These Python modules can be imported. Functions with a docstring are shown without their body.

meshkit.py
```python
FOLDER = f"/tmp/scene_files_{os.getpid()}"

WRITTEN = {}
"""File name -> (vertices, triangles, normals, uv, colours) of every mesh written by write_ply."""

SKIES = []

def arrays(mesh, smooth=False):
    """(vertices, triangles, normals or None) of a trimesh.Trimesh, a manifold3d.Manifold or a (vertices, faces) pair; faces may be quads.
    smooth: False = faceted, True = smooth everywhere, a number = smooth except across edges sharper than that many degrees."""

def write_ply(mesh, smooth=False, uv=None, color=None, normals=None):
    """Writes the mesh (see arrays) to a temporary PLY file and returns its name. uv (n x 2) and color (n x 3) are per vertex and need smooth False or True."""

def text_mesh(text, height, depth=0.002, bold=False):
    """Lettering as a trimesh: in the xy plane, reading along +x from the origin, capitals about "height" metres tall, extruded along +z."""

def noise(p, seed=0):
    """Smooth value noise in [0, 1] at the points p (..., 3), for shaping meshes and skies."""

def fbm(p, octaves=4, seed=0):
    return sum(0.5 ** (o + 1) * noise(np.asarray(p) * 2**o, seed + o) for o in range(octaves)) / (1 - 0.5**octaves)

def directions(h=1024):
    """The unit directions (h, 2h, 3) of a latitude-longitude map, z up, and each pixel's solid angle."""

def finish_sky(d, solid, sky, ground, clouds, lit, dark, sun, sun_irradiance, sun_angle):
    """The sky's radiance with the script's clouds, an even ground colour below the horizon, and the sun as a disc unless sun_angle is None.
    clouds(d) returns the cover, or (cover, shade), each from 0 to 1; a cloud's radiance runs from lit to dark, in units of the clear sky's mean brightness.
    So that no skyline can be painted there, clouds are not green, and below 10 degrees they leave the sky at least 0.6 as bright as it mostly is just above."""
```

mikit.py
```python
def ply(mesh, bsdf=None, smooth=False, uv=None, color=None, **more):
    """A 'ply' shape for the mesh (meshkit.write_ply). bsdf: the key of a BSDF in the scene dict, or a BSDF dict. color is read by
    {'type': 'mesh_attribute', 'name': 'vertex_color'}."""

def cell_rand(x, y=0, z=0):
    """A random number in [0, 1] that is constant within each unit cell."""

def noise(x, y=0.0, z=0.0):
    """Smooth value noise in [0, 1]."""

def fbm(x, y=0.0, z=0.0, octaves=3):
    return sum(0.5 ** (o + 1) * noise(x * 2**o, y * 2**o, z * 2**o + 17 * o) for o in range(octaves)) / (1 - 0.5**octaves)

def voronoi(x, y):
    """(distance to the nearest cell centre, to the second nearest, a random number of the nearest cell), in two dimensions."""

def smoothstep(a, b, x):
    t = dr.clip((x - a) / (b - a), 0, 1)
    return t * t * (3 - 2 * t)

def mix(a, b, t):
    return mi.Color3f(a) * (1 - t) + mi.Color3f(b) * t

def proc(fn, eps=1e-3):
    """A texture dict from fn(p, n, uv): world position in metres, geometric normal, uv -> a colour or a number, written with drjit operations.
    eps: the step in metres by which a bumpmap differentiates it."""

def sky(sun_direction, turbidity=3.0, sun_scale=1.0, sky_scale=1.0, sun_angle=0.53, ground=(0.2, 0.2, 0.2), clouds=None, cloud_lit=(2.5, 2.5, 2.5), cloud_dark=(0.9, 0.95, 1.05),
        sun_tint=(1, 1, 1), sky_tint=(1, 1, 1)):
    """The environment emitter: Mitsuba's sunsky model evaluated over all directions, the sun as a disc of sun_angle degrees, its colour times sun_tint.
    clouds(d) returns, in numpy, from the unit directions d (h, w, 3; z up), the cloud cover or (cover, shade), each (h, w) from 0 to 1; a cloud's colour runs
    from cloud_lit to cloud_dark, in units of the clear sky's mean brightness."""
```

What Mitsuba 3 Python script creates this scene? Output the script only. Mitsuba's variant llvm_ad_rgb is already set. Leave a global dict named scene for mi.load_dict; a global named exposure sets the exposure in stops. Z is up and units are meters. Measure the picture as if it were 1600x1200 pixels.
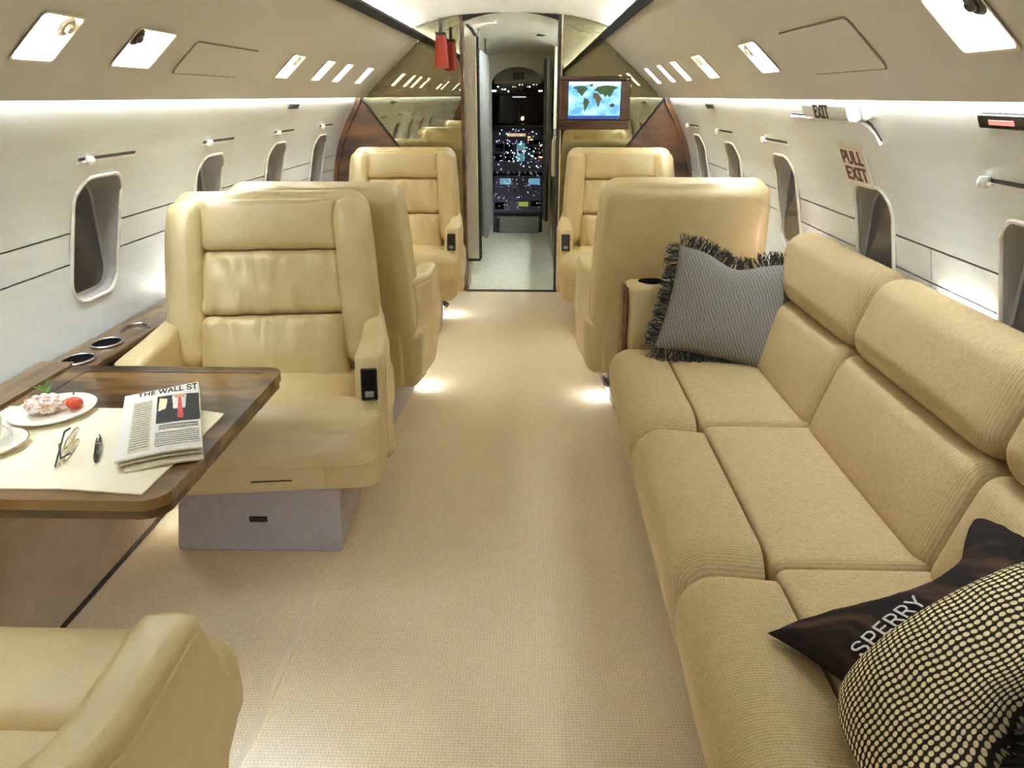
import math, random
import numpy as np, trimesh, shapely
from shapely.geometry import Polygon, Point, box as sbox
from scipy.interpolate import PchipInterpolator
import drjit as dr, mitsuba as mi, mikit, meshkit
from mikit import proc, noise, fbm, smoothstep, mix

T = mi.ScalarTransform4f
CX = -0.155                       # cabin centreline; x right, y forward (to the cockpit), z up
Y0, Y1 = -2.6, 5.52               # aft and forward bulkheads
exposure = 0.76
scene, labels = {'type': 'scene'}, {}

# ------------------------------------------------------------------ camera
_a, _p = math.radians(1.609), math.radians(20.556)
_c = (-math.sin(_a) * math.cos(_p), math.cos(_a) * math.cos(_p), -math.sin(_p))
scene['camera'] = {'type': 'perspective', 'fov': 2 * math.degrees(math.atan(800 / 1200)), 'fov_axis': 'x', 'near_clip': 0.02,
                   'to_world': T().look_at([0, 0, 1.34], [_c[0], _c[1], 1.34 + _c[2]], [0, 0, 1])}

# ------------------------------------------------------------------ light
WARM, WHITE, COOL = (1.0, .98, .90), (.89, 1.0, 1.15), (.90, .98, 1.18)
COVE, WASH, LENS, SPOT = 28.0, 30.0, 12.0, 70.0
def E(rgb, s, w=1.0):
    return {'type': 'area', 'radiance': {'type': 'rgb', 'value': [c * s for c in rgb]}, 'sampling_weight': w}
scene['night_outside'] = {'type': 'constant', 'radiance': {'type': 'rgb', 'value': [.022, .019, .016]}}
def light_strip(key, x, z, w, y0, y1, ang, rgb, s, label, wt):
    scene[key] = {'type': 'rectangle', 'to_world': T().translate([x, (y0 + y1) / 2, z]).rotate([0, 1, 0], ang).scale([w / 2, (y1 - y0) / 2, 1]),
                  'emitter': E(rgb, s, wt), 'bsdf': {'type': 'diffuse', 'reflectance': {'type': 'rgb', 'value': [.6, .6, .6]}}}
    labels[key] = {'label': label, 'category': 'light strip'}
for s, nm in ((-1, 'left'), (1, 'right')):
    light_strip('cove_light' if s < 0 else 'cove_light_001', CX + s * .71, 1.712, .06, Y0 + .05, Y1 - .02, -s * 25, WHITE, COVE,
                f'white cove light strip on top of the {nm} overhead panel, washing the ceiling', 10)
    light_strip('wall_wash_light' if s < 0 else 'wall_wash_light_001', CX + s * 1.014, 1.385, .032, Y0 + .05, Y1 - .02, 180 - s * 12, WHITE, WASH,
                f'white light strip hidden behind the {nm} overhead panel, washing the window wall', 10)

# ------------------------------------------------------------------ materials
def S(r, g, b):
    return [((c / 255 + .055) / 1.055) ** 2.4 if c > 10 else c / 255 / 12.92 for c in (r, g, b)]
def rgb(c): return {'type': 'rgb', 'value': list(c)}
def mat(name, col, rough=.5, two=True, **k):
    base = proc(col) if callable(col) else rgb(col)
    b = {'type': 'principled', 'base_color': base, 'roughness': rough, **k}
    scene[name] = {'type': 'twosided', 'bsdf': b} if two else b
C = lambda *a: mi.Color3f(*a)
def leather_col(p, n, uv):
    v = fbm(p.x * 9, p.y * 9, p.z * 9, 3)
    g = noise(p.x * 420, p.y * 420, p.z * 420)
    return mix(S(200, 178, 126), S(214, 193, 143), v) * (.94 + .08 * g)
def carpet_col(p, n, uv):
    k = 2 * math.pi / .0085
    w = .5 + .25 * dr.sin(p.x * k + 1.2 * dr.sin(p.y * k * .5)) + .25 * dr.sin(p.y * k)
    v = fbm(p.x * 3, p.y * 3, p.z * 3, 3)
    return mix(S(206, 187, 150), S(242, 224, 188), dr.clip(.25 * v + .75 * w, 0, 1)) * (.92 + .16 * noise(p.x * 300, p.y * 300))
def entry_carpet_col(p, n, uv):
    return mix(S(200, 200, 172), S(226, 226, 200), fbm(p.x * 40, p.y * 40, 0, 3))
def sofa_col(p, n, uv):
    k = 2 * math.pi / .0062
    a = .5 + .5 * dr.sin((p.y + .0012 * noise(p.x * 60, p.y * 60, p.z * 60)) * k)
    b = .5 + .5 * dr.sin((p.x + p.z) * 2 * math.pi / .0075)
    v = fbm(p.x * 120, p.y * 300, p.z * 120, 2)
    return mix(S(146, 124, 86), S(196, 173, 127), .36 * a + .16 * b + .48 * v)
def wood_col(p, n, uv):
    q = fbm(p.x * 2.2, p.y * 14 + 2 * noise(p.x * 3, p.y * 3, p.z * 3), p.z * 9, 4)
    f = noise(p.x * 12, p.y * 190, p.z * 150)
    return mix(S(40, 22, 10), S(104, 66, 32), smoothstep(.22, .8, q)) * (.82 + .3 * f)
def table_col(p, n, uv):
    q = fbm(p.x * 3 + 2 * noise(p.x * 4, p.y * 4), p.y * 18, 2.0, 4)
    f = noise(p.x * 30, p.y * 260)
    return mix(S(48, 31, 14), S(116, 84, 44), smoothstep(.25, .75, q)) * (.85 + .25 * f)
def ledge_col(p, n, uv):
    q = fbm(p.x * 26, p.y * 2.5, p.z * 20, 4)
    return mix(S(66, 48, 28), S(118, 92, 56), smoothstep(.2, .8, q)) * (.86 + .22 * noise(p.x * 300, p.y * 20))
def dado_col(p, n, uv):
    v = fbm(p.x * 14, p.y * 14, p.z * 14, 4)
    return mix(S(168, 152, 130), S(196, 180, 156), v) * (.92 + .14 * noise(p.x * 260, p.y * 260, p.z * 260))
def base_col(p, n, uv):
    s = .5 + .5 * dr.sin(p.z * 2 * math.pi / .0062)
    return mix(S(154, 147, 142), S(180, 172, 166), .3 * s + .7 * fbm(p.x * 60, p.y * 60, p.z * 60, 3))
def wall_col(p, n, uv):
    v = fbm(p.x * 20, p.y * 6, p.z * 60, 3)
    return mix(S(228, 233, 228), S(236, 240, 236), v)
def grey_col(p, n, uv):
    k = 2 * math.pi / .013
    a = .5 + .5 * dr.sin((uv.x + uv.y * .55) * k + 2.5 * noise(uv.x * 60, uv.y * 60))
    return mix(S(84, 80, 73), S(140, 134, 122), .65 * a + .35 * noise(uv.x * 500, uv.y * 500))
def woven_col(p, n, uv):
    k = .0104
    x, y = uv.x / k, uv.y / k
    y = y + .16 * dr.sin(x * 2 * math.pi / 6)
    cx, cy = x - dr.floor(x) - .5, y - dr.floor(y) - .5
    d = dr.sqrt(cx * cx * .8 + cy * cy * 1.3)
    m = smoothstep(.30, .44, d)
    return mix(S(226, 208, 164), S(34, 29, 24), m) * (.85 + .25 * noise(uv.x * 900, uv.y * 900))
def velvet_col(p, n, uv):
    return mix(S(20, 13, 9), S(60, 42, 28), smoothstep(.35, .8, fbm(uv.x * 26 + 3 * noise(uv.x * 9, uv.y * 9), uv.y * 9, 0, 4)))
def pastry_col(p, n, uv):
    return mix(S(196, 150, 108), S(238, 226, 220), smoothstep(.3, .6, fbm(p.x * 160, p.y * 90, p.z * 200, 3)))
def berry_col(p, n, uv):
    return mix(S(190, 40, 14), S(232, 96, 46), noise(p.x * 320, p.y * 320, p.z * 320))
def pulp_col(p, n, uv):
    return mix(S(198, 188, 160), S(228, 222, 200), noise(p.x * 500, p.y * 500))

mat('m_leather', leather_col, .38, specular=.55)
mat('m_leather_dark', S(120, 104, 70), .5)
mat('m_seam', S(94, 78, 46), .7)
mat('m_carpet', carpet_col, .95, specular=.1)
mat('m_entry_carpet', entry_carpet_col, .9, specular=.15)
mat('m_sofa', sofa_col, .85, specular=.2, sheen=.3)
mat('m_wood', wood_col, .16, clearcoat=.8, clearcoat_gloss=.92)
mat('m_table', table_col, .12, clearcoat=1.0, clearcoat_gloss=.96, specular=.6)
mat('m_ledge', ledge_col, .22, clearcoat=.6, clearcoat_gloss=.9)
mat('m_dado', dado_col, .85, specular=.15)
mat('m_base', base_col, .9, specular=.15)
mat('m_wall', wall_col, .42, specular=.35)
mat('m_overhead', S(210, 206, 194), .6, specular=.3)
mat('m_ceiling', S(236, 232, 216), .7)
mat('m_white', S(236, 232, 220), .4)
mat('m_cream', S(226, 216, 190), .5)
mat('m_greyrev', S(168, 164, 156), .4)
mat('m_black', S(18, 16, 14), .4)
mat('m_matt_black', S(8, 8, 8), .95, specular=.05)
mat('m_gloss_black', S(10, 10, 10), .12)
mat('m_dark', S(46, 40, 32), .6)
mat('m_grey', S(120, 120, 112), .6)
mat('m_olive', S(204, 196, 168), .6)
mat('m_panel_grey', S(92, 92, 108), .55)
mat('m_grey_pillow', grey_col, .9, specular=.1, sheen=.4)
mat('m_woven', woven_col, .9, specular=.1)
mat('m_velvet', velvet_col, .8, specular=.12)
mat('m_fringe_dark', S(20, 18, 14), .8)
mat('m_fringe_mix', S(86, 80, 60), .8)
mat('m_thread', S(196, 192, 190), .6)
mat('m_china', S(244, 240, 224), .15, clearcoat=.6)
mat('m_mat', S(246, 236, 206), .5)
mat('m_paper', S(240, 238, 230), .8)
mat('m_pulp', pulp_col, .9)
mat('m_ink', S(40, 38, 38), .8)
mat('m_inkgrey', S(150, 148, 142), .8)
mat('m_red', S(214, 70, 62), .6)
mat('m_redtag', S(190, 66, 46), .35, spec_trans=.0)
mat('m_maroon', S(96, 52, 44), .7)
mat('m_skin', S(224, 176, 140), .8)
mat('m_pastry', pastry_col, .8)
mat('m_berry', berry_col, .35)
mat('m_mint', S(84, 122, 30), .5)
mat('m_coffee', S(22, 12, 6), .08)
mat('m_land', S(40, 70, 36), .6)
mat('m_strip', S(9, 8, 8), .6)
mat('m_track', S(226, 212, 180), .6)
scene['m_chrome'] = {'type': 'twosided', 'bsdf': {'type': 'roughconductor', 'material': 'Cr', 'alpha': .15}}
scene['m_brass'] = {'type': 'twosided', 'bsdf': {'type': 'roughconductor', 'alpha': .2, 'specular_reflectance': rgb((.75, .62, .36))}}
scene['m_mirror'] = {'type': 'twosided', 'bsdf': {'type': 'conductor', 'material': 'none', 'specular_reflectance': rgb((.40, .37, .25))}}
scene['m_pane'] = {'type': 'thindielectric'}
scene['m_lensglass'] = {'type': 'thindielectric'}

# ------------------------------------------------------------------ mesh helpers
def numbered(k):
    if k not in scene and not any(x.startswith(k + '__') for x in scene): return k
    i = 1
    while f'{k}_{i:03d}' in scene or any(x.startswith(f'{k}_{i:03d}__') for x in scene): i += 1
    return f'{k}_{i:03d}'
def thing(name, label, cat, group=None):
    k = numbered(name); labels[k] = {'label': label, 'category': cat}
    if group: labels[k]['group'] = group
    scene[k + '__'] = None                      # keeps the key; removed at the end
    return k
def add(parent, name, mesh, m, smooth=30, label=None, kind=None, **more):
    k = numbered(f'{parent}__{name}' if parent else name)
    scene[k] = mikit.ply(mesh, m, smooth, **more)
    if label or kind:
        labels[k] = {}
        if label: labels[k]['label'] = label
        if kind: labels[k]['kind'] = kind
    return k
def single(name, mesh, m, label, cat, group=None, smooth=30, **more):
    k = numbered(name); scene[k] = mikit.ply(mesh, m, smooth, **more)
    labels[k] = {'label': label, 'category': cat}
    if group: labels[k]['group'] = group
    return k
def struct(name, mesh, m, smooth=30, **more):
    scene[name] = mikit.ply(mesh, m, smooth, **more); labels[name] = {'kind': 'structure'}
    return name
cat = trimesh.util.concatenate
def tm(v, f): return trimesh.Trimesh(np.asarray(v, float), np.asarray(f), process=False)
def quads(i0, nu, nv):
    i, j = np.meshgrid(np.arange(nu - 1), np.arange(nv - 1), indexing='ij')
    a = i0 + i * nv + j
    return np.concatenate([np.stack([a, a + nv, a + nv + 1], -1).reshape(-1, 3), np.stack([a, a + nv + 1, a + 1], -1).reshape(-1, 3)])
def rbox(size, r, n=6, k=3, at=(0, 0, 0)):
    """rounded box on a grid fine enough to be bent and puffed"""
    n = (n,) * 3 if np.isscalar(n) else n
    h = np.array(size) / 2; r = min(r, h.min() * .999)
    cs = []
    for a in range(3):
        t = np.tan(np.linspace(0, math.pi / 4, k + 1)) * r
        mid = np.linspace(-(h[a] - r), h[a] - r, n[a] + 1)
        cs.append(np.concatenate([-(h[a] - r) - t[::-1][:-1], mid, (h[a] - r) + t[1:]]))
    vs, fs, o = [], [], 0
    for ax in range(3):
        b, c = (ax + 1) % 3, (ax + 2) % 3
        for s in (-1, 1):
            U, V = np.meshgrid(cs[b], cs[c], indexing='ij')
            p = np.zeros(U.shape + (3,)); p[..., ax] = s * h[ax]; p[..., b] = U; p[..., c] = V
            f = quads(o, *U.shape)
            vs.append(p.reshape(-1, 3)); fs.append(f if s > 0 else f[:, ::-1]); o += U.size
    p = np.concatenate(vs)
    inner = np.clip(p, -(h - r), h - r); d = p - inner
    d /= np.linalg.norm(d, axis=1, keepdims=True)
    m = trimesh.Trimesh(inner + d * r, np.concatenate(fs), process=False)
    m.merge_vertices(digits_vertex=7)
    m.vertices = m.vertices + np.array(at)
    return m
def edit(m, fn):
    v = np.array(m.vertices); m.vertices = fn(v); return m
def puff(m, ax, amt, c, hb, hc, s=1):
    """bulges the side s of axis ax"""
    b, d = [i for i in range(3) if i != ax]
    v = np.array(m.vertices); q = v - c
    w = np.clip(1 - (q[:, b] / hb) ** 2, 0, 1) ** .7 * np.clip(1 - (q[:, d] / hc) ** 2, 0, 1) ** .7
    v[:, ax] += s * amt * w * (s * q[:, ax] > 0)
    m.vertices = v; return m
def box(x0, x1, y0, y1, z0, z1, r=.004, k=1):
    return rbox((x1 - x0, y1 - y0, z1 - z0), r, 1, k, ((x0 + x1) / 2, (y0 + y1) / 2, (z0 + z1) / 2))
def tube(pts, r, sides=6, caps=True):
    p = np.asarray(pts, float); t = np.gradient(p, axis=0); t /= np.linalg.norm(t, axis=1, keepdims=True) + 1e-12
    ref = np.where(np.abs(t[:, 2:]) < .9, [0, 0, 1.], [1., 0, 0]); a = np.cross(t, ref); a /= np.linalg.norm(a, axis=1, keepdims=True)
    b = np.cross(t, a); an = np.arange(sides) * 2 * math.pi / sides
    rr = np.broadcast_to(r, (len(p),))[:, None, None]
    v = (p[:, None] + rr * (np.cos(an)[None, :, None] * a[:, None] + np.sin(an)[None, :, None] * b[:, None])).reshape(-1, 3)
    f = []
    for i in range(len(p) - 1):
        for j in range(sides):
            q = [i * sides + j, i * sides + (j + 1) % sides, (i + 1) * sides + (j + 1) % sides, (i + 1) * sides + j]
            f += [[q[0], q[2], q[1]], [q[0], q[3], q[2]]]
    n = len(v)
    if caps:
        v = np.vstack([v, p[0], p[-1]]); e = (len(p) - 1) * sides
        for j in range(sides):
            f += [[n, j, (j + 1) % sides], [n + 1, e + (j + 1) % sides, e + j]]
    m = tm(v, f); m.fix_normals() if len(f) < 400 else None
    return m
def lathe(prof, sec=32, at=(0, 0, 0), sc=(1, 1, 1)):
    m = trimesh.creation.revolve(np.array(prof, float), sections=sec)
    m.vertices = m.vertices * np.array(sc) + np.array(at); return m
def place(m, o, ex, ey):
    ex = np.array(ex, float); ey = np.array(ey, float); ex /= np.linalg.norm(ex); ey = ey - ex * (ex @ ey); ey /= np.linalg.norm(ey)
    R = np.stack([ex, ey, np.cross(ex, ey)], 1)
    m = m.copy(); m.vertices = np.asarray(m.vertices) @ R.T + np.array(o); return m
def rrect(cx, cy, hx, hy, r, n=6):
    p = []
    for sx, sy, a0 in ((1, 1, 0), (-1, 1, 90), (-1, -1, 180), (1, -1, 270)):
        for a in np.radians(np.linspace(a0, a0 + 90, n)):
            p.append((cx + sx * (hx - r) + r * math.cos(a), cy + sy * (hy - r) + r * math.sin(a)))
    return np.array(p)
def prism(poly, d, bevel=0):
    """polygon in xy, extruded from z=0 to d"""
    return trimesh.creation.extrude_polygon(poly if isinstance(poly, Polygon) else Polygon(poly), d, engine='earcut')
def loft(rings, close=False, caps=False):
    n, k = len(rings[0]), len(rings); v = np.concatenate(rings); f = []
    for i in range(k - 1):
        for j in range(n):
            a, b = i * n + j, i * n + (j + 1) % n
            f += [[a, b, b + n], [a, b + n, a + n]]
    if caps:
        v = np.vstack([v, rings[0].mean(0), rings[-1].mean(0)])
        for j in range(n):
            f += [[k * n, (j + 1) % n, j], [k * n + 1, (k - 1) * n + j, (k - 1) * n + (j + 1) % n]]
    return tm(v, f)
def bent(poly, fmap, cuts, thick=None, towards=None, back=None):
    """a 2-D polygon laid on a curved surface in bands; with a rim of depth thick pushed back along the surface normal"""
    x0, y0, x1, y1 = poly.bounds; vs, fs, o = [], [], 0
    for a, b in zip(cuts[:-1], cuts[1:]):
        g = poly.intersection(sbox(x0 - 1, a, x1 + 1, b))
        for q in getattr(g, 'geoms', [g]):
            if q.geom_type != 'Polygon' or q.area < 1e-9: continue
            v, f = trimesh.creation.triangulate_polygon(q, engine='earcut')
            vs.append(v); fs.append(f + o); o += len(v)
    m = trimesh.Trimesh(np.c_[np.vstack(vs), np.zeros(o)], np.vstack(fs), process=False); m.merge_vertices(digits_vertex=6)
    uv = np.array(m.vertices)[:, :2]; f = np.array(m.faces); P = fmap(uv)
    n = np.cross(P[f[:, 1]] - P[f[:, 0]], P[f[:, 2]] - P[f[:, 0]]).sum(0)
    if n @ np.array(towards) < 0: f = f[:, ::-1]
    if thick:
        e = np.sort(f[:, [0, 1, 1, 2, 2, 0]].reshape(-1, 2), 1); q, ct = np.unique(e, axis=0, return_counts=True); q = q[ct == 1]
        B = P - np.array(back) * thick; used = np.unique(q); ix = -np.ones(len(P), int); ix[used] = np.arange(len(used)); k = len(P)
        rim = np.vstack([np.stack([q[:, 0], q[:, 1], k + len(used) + 0 * q[:, 0] + ix[q[:, 1]]], -1)]) if False else None
        V = np.vstack([P, P[used], B[used]]); a, b = k + ix[q[:, 0]], k + ix[q[:, 1]]; L = len(used)
        f = np.vstack([f, np.stack([a, b, b + L], -1), np.stack([a, b + L, a + L], -1)])
        return tm(V, f)
    return tm(P, f)
def flat_text(txt, h, depth=.0008, bold=False): return meshkit.text_mesh(txt, h, depth, bold)

# ------------------------------------------------------------------ the room shell
W_ = PchipInterpolator([.40, .62, .70, .79, 1.0, 1.165, 1.33, 1.46], [1.235, 1.25, 1.252, 1.245, 1.205, 1.135, 1.05, 1.03])
cutsZ = np.concatenate([np.arange(.58, 1.46, .035), [1.46]])
def wall_map(s, off=0):
    return lambda q: np.stack([CX + s * (W_(q[:, 1]) + off), q[:, 0], q[:, 1]], -1)
WDZ = {(1, 2.43): -.030, (1, 1.60): -.022}
WIN = {-1: [.66, 1.52, 2.38, 3.25, 4.12, 4.97], 1: [.74, 1.60, 2.43, 3.30, 4.18, 5.02]}
WZ, WHY, WHZ, WR = .925, .136, .190, .075
wn = 0
for s, nm in ((-1, 'left'), (1, 'right')):
    holes = [Polygon(rrect(y, WZ + WDZ.get((s, y), 0), WHY, WHZ, WR)) for y in WIN[s]]; dk = 1.0 if s < 0 else .5
    hu = shapely.union_all(holes)
    tow = (-s, 0, .2)
    struct(f'wall_{nm}', bent(sbox(Y0, .58, Y1, 1.46).difference(hu), wall_map(s, .009), cutsZ, towards=tow), 'm_dark')
    g = .0025
    vs = [Y0, 2.08, Y1] if s > 0 else [Y0, Y1]
    for z0, z1 in ((.58, .8655), (.8655, .959), (.959, 1.46)):
        ys = vs if z1 < 1 else [Y0, Y1]
        for y0, y1 in zip(ys[:-1], ys[1:]):
            pl = sbox(y0 + g, z0 + g, y1 - g, z1 - g).difference(hu)
            add(f'wall_{nm}', 'panel', bent(pl, wall_map(s), cutsZ, .009, tow, (-s, 0, 0)), 'm_wall', 25)
    # windows
    for y in WIN[s]:
        wn += 1; w = f'window_{wn}'; wz = WZ + WDZ.get((s, y), 0)
        P = wall_map(s)
        def ring(gx, gz, d, r=WR, rel=1.0):
            q = rrect(0, 0, WHY * gx, WHZ * gz, r * min(gx, gz), 8); q = np.c_[q[:, 0] + y, q[:, 1] + wz]
            v = P(q); x = CX + s * (W_(WZ) - .006); v[:, 0] = v[:, 0] * (1 - rel) + x * rel if rel else v[:, 0]; v[:, 0] += s * d * (dk if d > .01 else 1); return v
        rg = [ring(1, 1, -.004, rel=0), ring(.985, .985, .004, rel=0), ring(.95, .96, .014, rel=.25), ring(.93, .94, .035, rel=.8), ring(.92, .93, .056), ring(.84, .87, .060)]
        m = loft(rg); m = m if s < 0 else tm(m.vertices, m.faces[:, ::-1])
        struct(w, m, 'm_greyrev', 40)
        tr = ring(1.0, 1.0, -.002, rel=0); tr = np.vstack([tr, tr[:2]])
        add(w, 'trim', tube(tr, .006, 6, False), 'm_white')
        q = rrect(y, wz, WHY * .85, WHZ * .88, WR * .8, 8); X = CX + s * (W_(WZ) - .006 + .058 * dk)
        add(w, 'pane', tm(np.c_[np.full(len(q) + 1, X), np.vstack([q, q.mean(0)])], [[i, (i + 1) % len(q), len(q)] for i in range(len(q))]), 'm_pane', False)
        if s > 0 and y == 2.43: continue
        # shade slot above the window, with its knob
        z = 1.171
        sl = bent(sbox(y - .165, z - .0045, y + .165, z + .0045), wall_map(s, -.0012), [z - .0045, z + .0045], towards=tow)
        add(w, 'shade_slot', sl, 'm_dark')
        xk = CX + s * (W_(z) - .008); yk = y - .125 * (1 if s < 0 else -1)
        kn = cat([lathe([(0, -.012), (.011, -.012), (.014, -.004), (.014, .004), (.011, .012), (0, .012)], 16, (xk - s * .004, yk, z - .004)),
                  box(xk - .005, xk + .005, yk - .03 * 1, yk + .03, z - .011, z - .003, .003)])
        add(w, 'shade_knob', kn, 'm_white')
        add(w, 'shade_lip', bent(sbox(y - .165, z - .012, y + .165, z - .005), wall_map(s, -.006), [z - .012, z - .005], .006, tow, (-s, 0, 0)), 'm_white')

# floor
struct('floor', tm([(CX - 1.3, Y0, 0), (CX + 1.3, Y0, 0), (CX + 1.3, Y1, 0), (CX - 1.3, Y1, 0)], [[0, 1, 2], [0, 2, 3]]), 'm_carpet', False)
add('floor', 'seat_track', box(-.625, -.608, Y0, 2.02, -.004, .006, .003), 'm_track')
add('floor', 'seat_track', box(-.632, -.622, 2.02, Y1 - .05, -.004, .005, .003), 'm_track')
add('floor', 'threshold', box(-.49, .17, Y1 - .03, Y1 + .02, -.004, .006, .003), 'm_dark')
add('floor', 'entry_carpet', box(-.75, .65, Y1, 8.10, -.02, .002, .001), 'm_entry_carpet', False)

# dado below the window line
for s, nm in ((-1, 'left'), (1, 'right')):
    prof = [(1.100, 0), (1.100, .34), (1.085, .50), (1.062, .585)]
    v = np.array([(CX + s * x, y, z) for y in (Y0, Y1) for x, z in prof]); f = quads(0, 2, 4)
    struct(f'baseboard_{nm}', tm(v, f if s > 0 else f[:, ::-1]), 'm_dado', 40)
    add(f'baseboard_{nm}', 'floor_gap', box(CX + s * 1.098 - .006, CX + s * 1.098 + .006, Y0, Y1, 0, .012, .002), 'm_black')

# ceiling: centre arch and the two overhead panels
ca = PchipInterpolator([0, .33, .57, .68, .78], [1.85, 1.836, 1.787, 1.745, 1.69])
xs = np.linspace(-.78, .78, 41)
v = np.array([(CX + x, y, ca(abs(x))) for y in np.linspace(Y0, Y1, 3) for x in xs])
struct('ceiling', tm(v, quads(0, 3, 41)), 'm_ceiling', True)
pr, pz = np.array([.600, .612, .687, .778, .844, .913, .985, .990]), np.array([1.700, 1.689, 1.614, 1.533, 1.478, 1.413, 1.338, 1.330])
tt = np.r_[0, np.cumsum(np.hypot(np.diff(pr), np.diff(pz)))]
PR, PZ = PchipInterpolator(tt, pr), PchipInterpolator(tt, pz); TL = tt[-1]
def psu(s, off=0):
    def f(q):
        t = np.clip(q[:, 1], 0, TL); x, z = PR(t), PZ(t); dx, dz = PR(t, 1), PZ(t, 1); l = np.hypot(dx, dz)
        return np.stack([CX + s * (x + off * dz / l), q[:, 0], z - off * dx / l], -1)    # off > 0 comes out into the cabin
    return f
def psu_t(z): return float(np.interp(-z, -PZ(np.linspace(0, TL, 200)), np.linspace(0, TL, 200)))
LAMPS = {-1: [(-1.6, .17), (-.5, .17), (.45, .17), (1.735, .15), (2.16, .21), (3.44, .17), (3.97, .15), (4.37, .145), (4.92, .16)],
         1: [(-1.4, .17), (-.3, .17), (1.415, .17), (2.68, .20), (3.50, .19), (4.07, .155), (4.52, .145), (5.03, .16)]}
NOZ = {(-1, 1.735): (.6, 'm_cream'), (-1, 2.16): (-.62, 'm_dark'), (-1, 3.44): (.5, 'm_cream'), (1, 1.415): (-.5, 'm_dark'), (1, 2.68): (.6, 'm_cream'), (1, 3.50): (.5, 'm_cream')}
tL0, tL1 = psu_t(1.499), psu_t(1.411)
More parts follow.
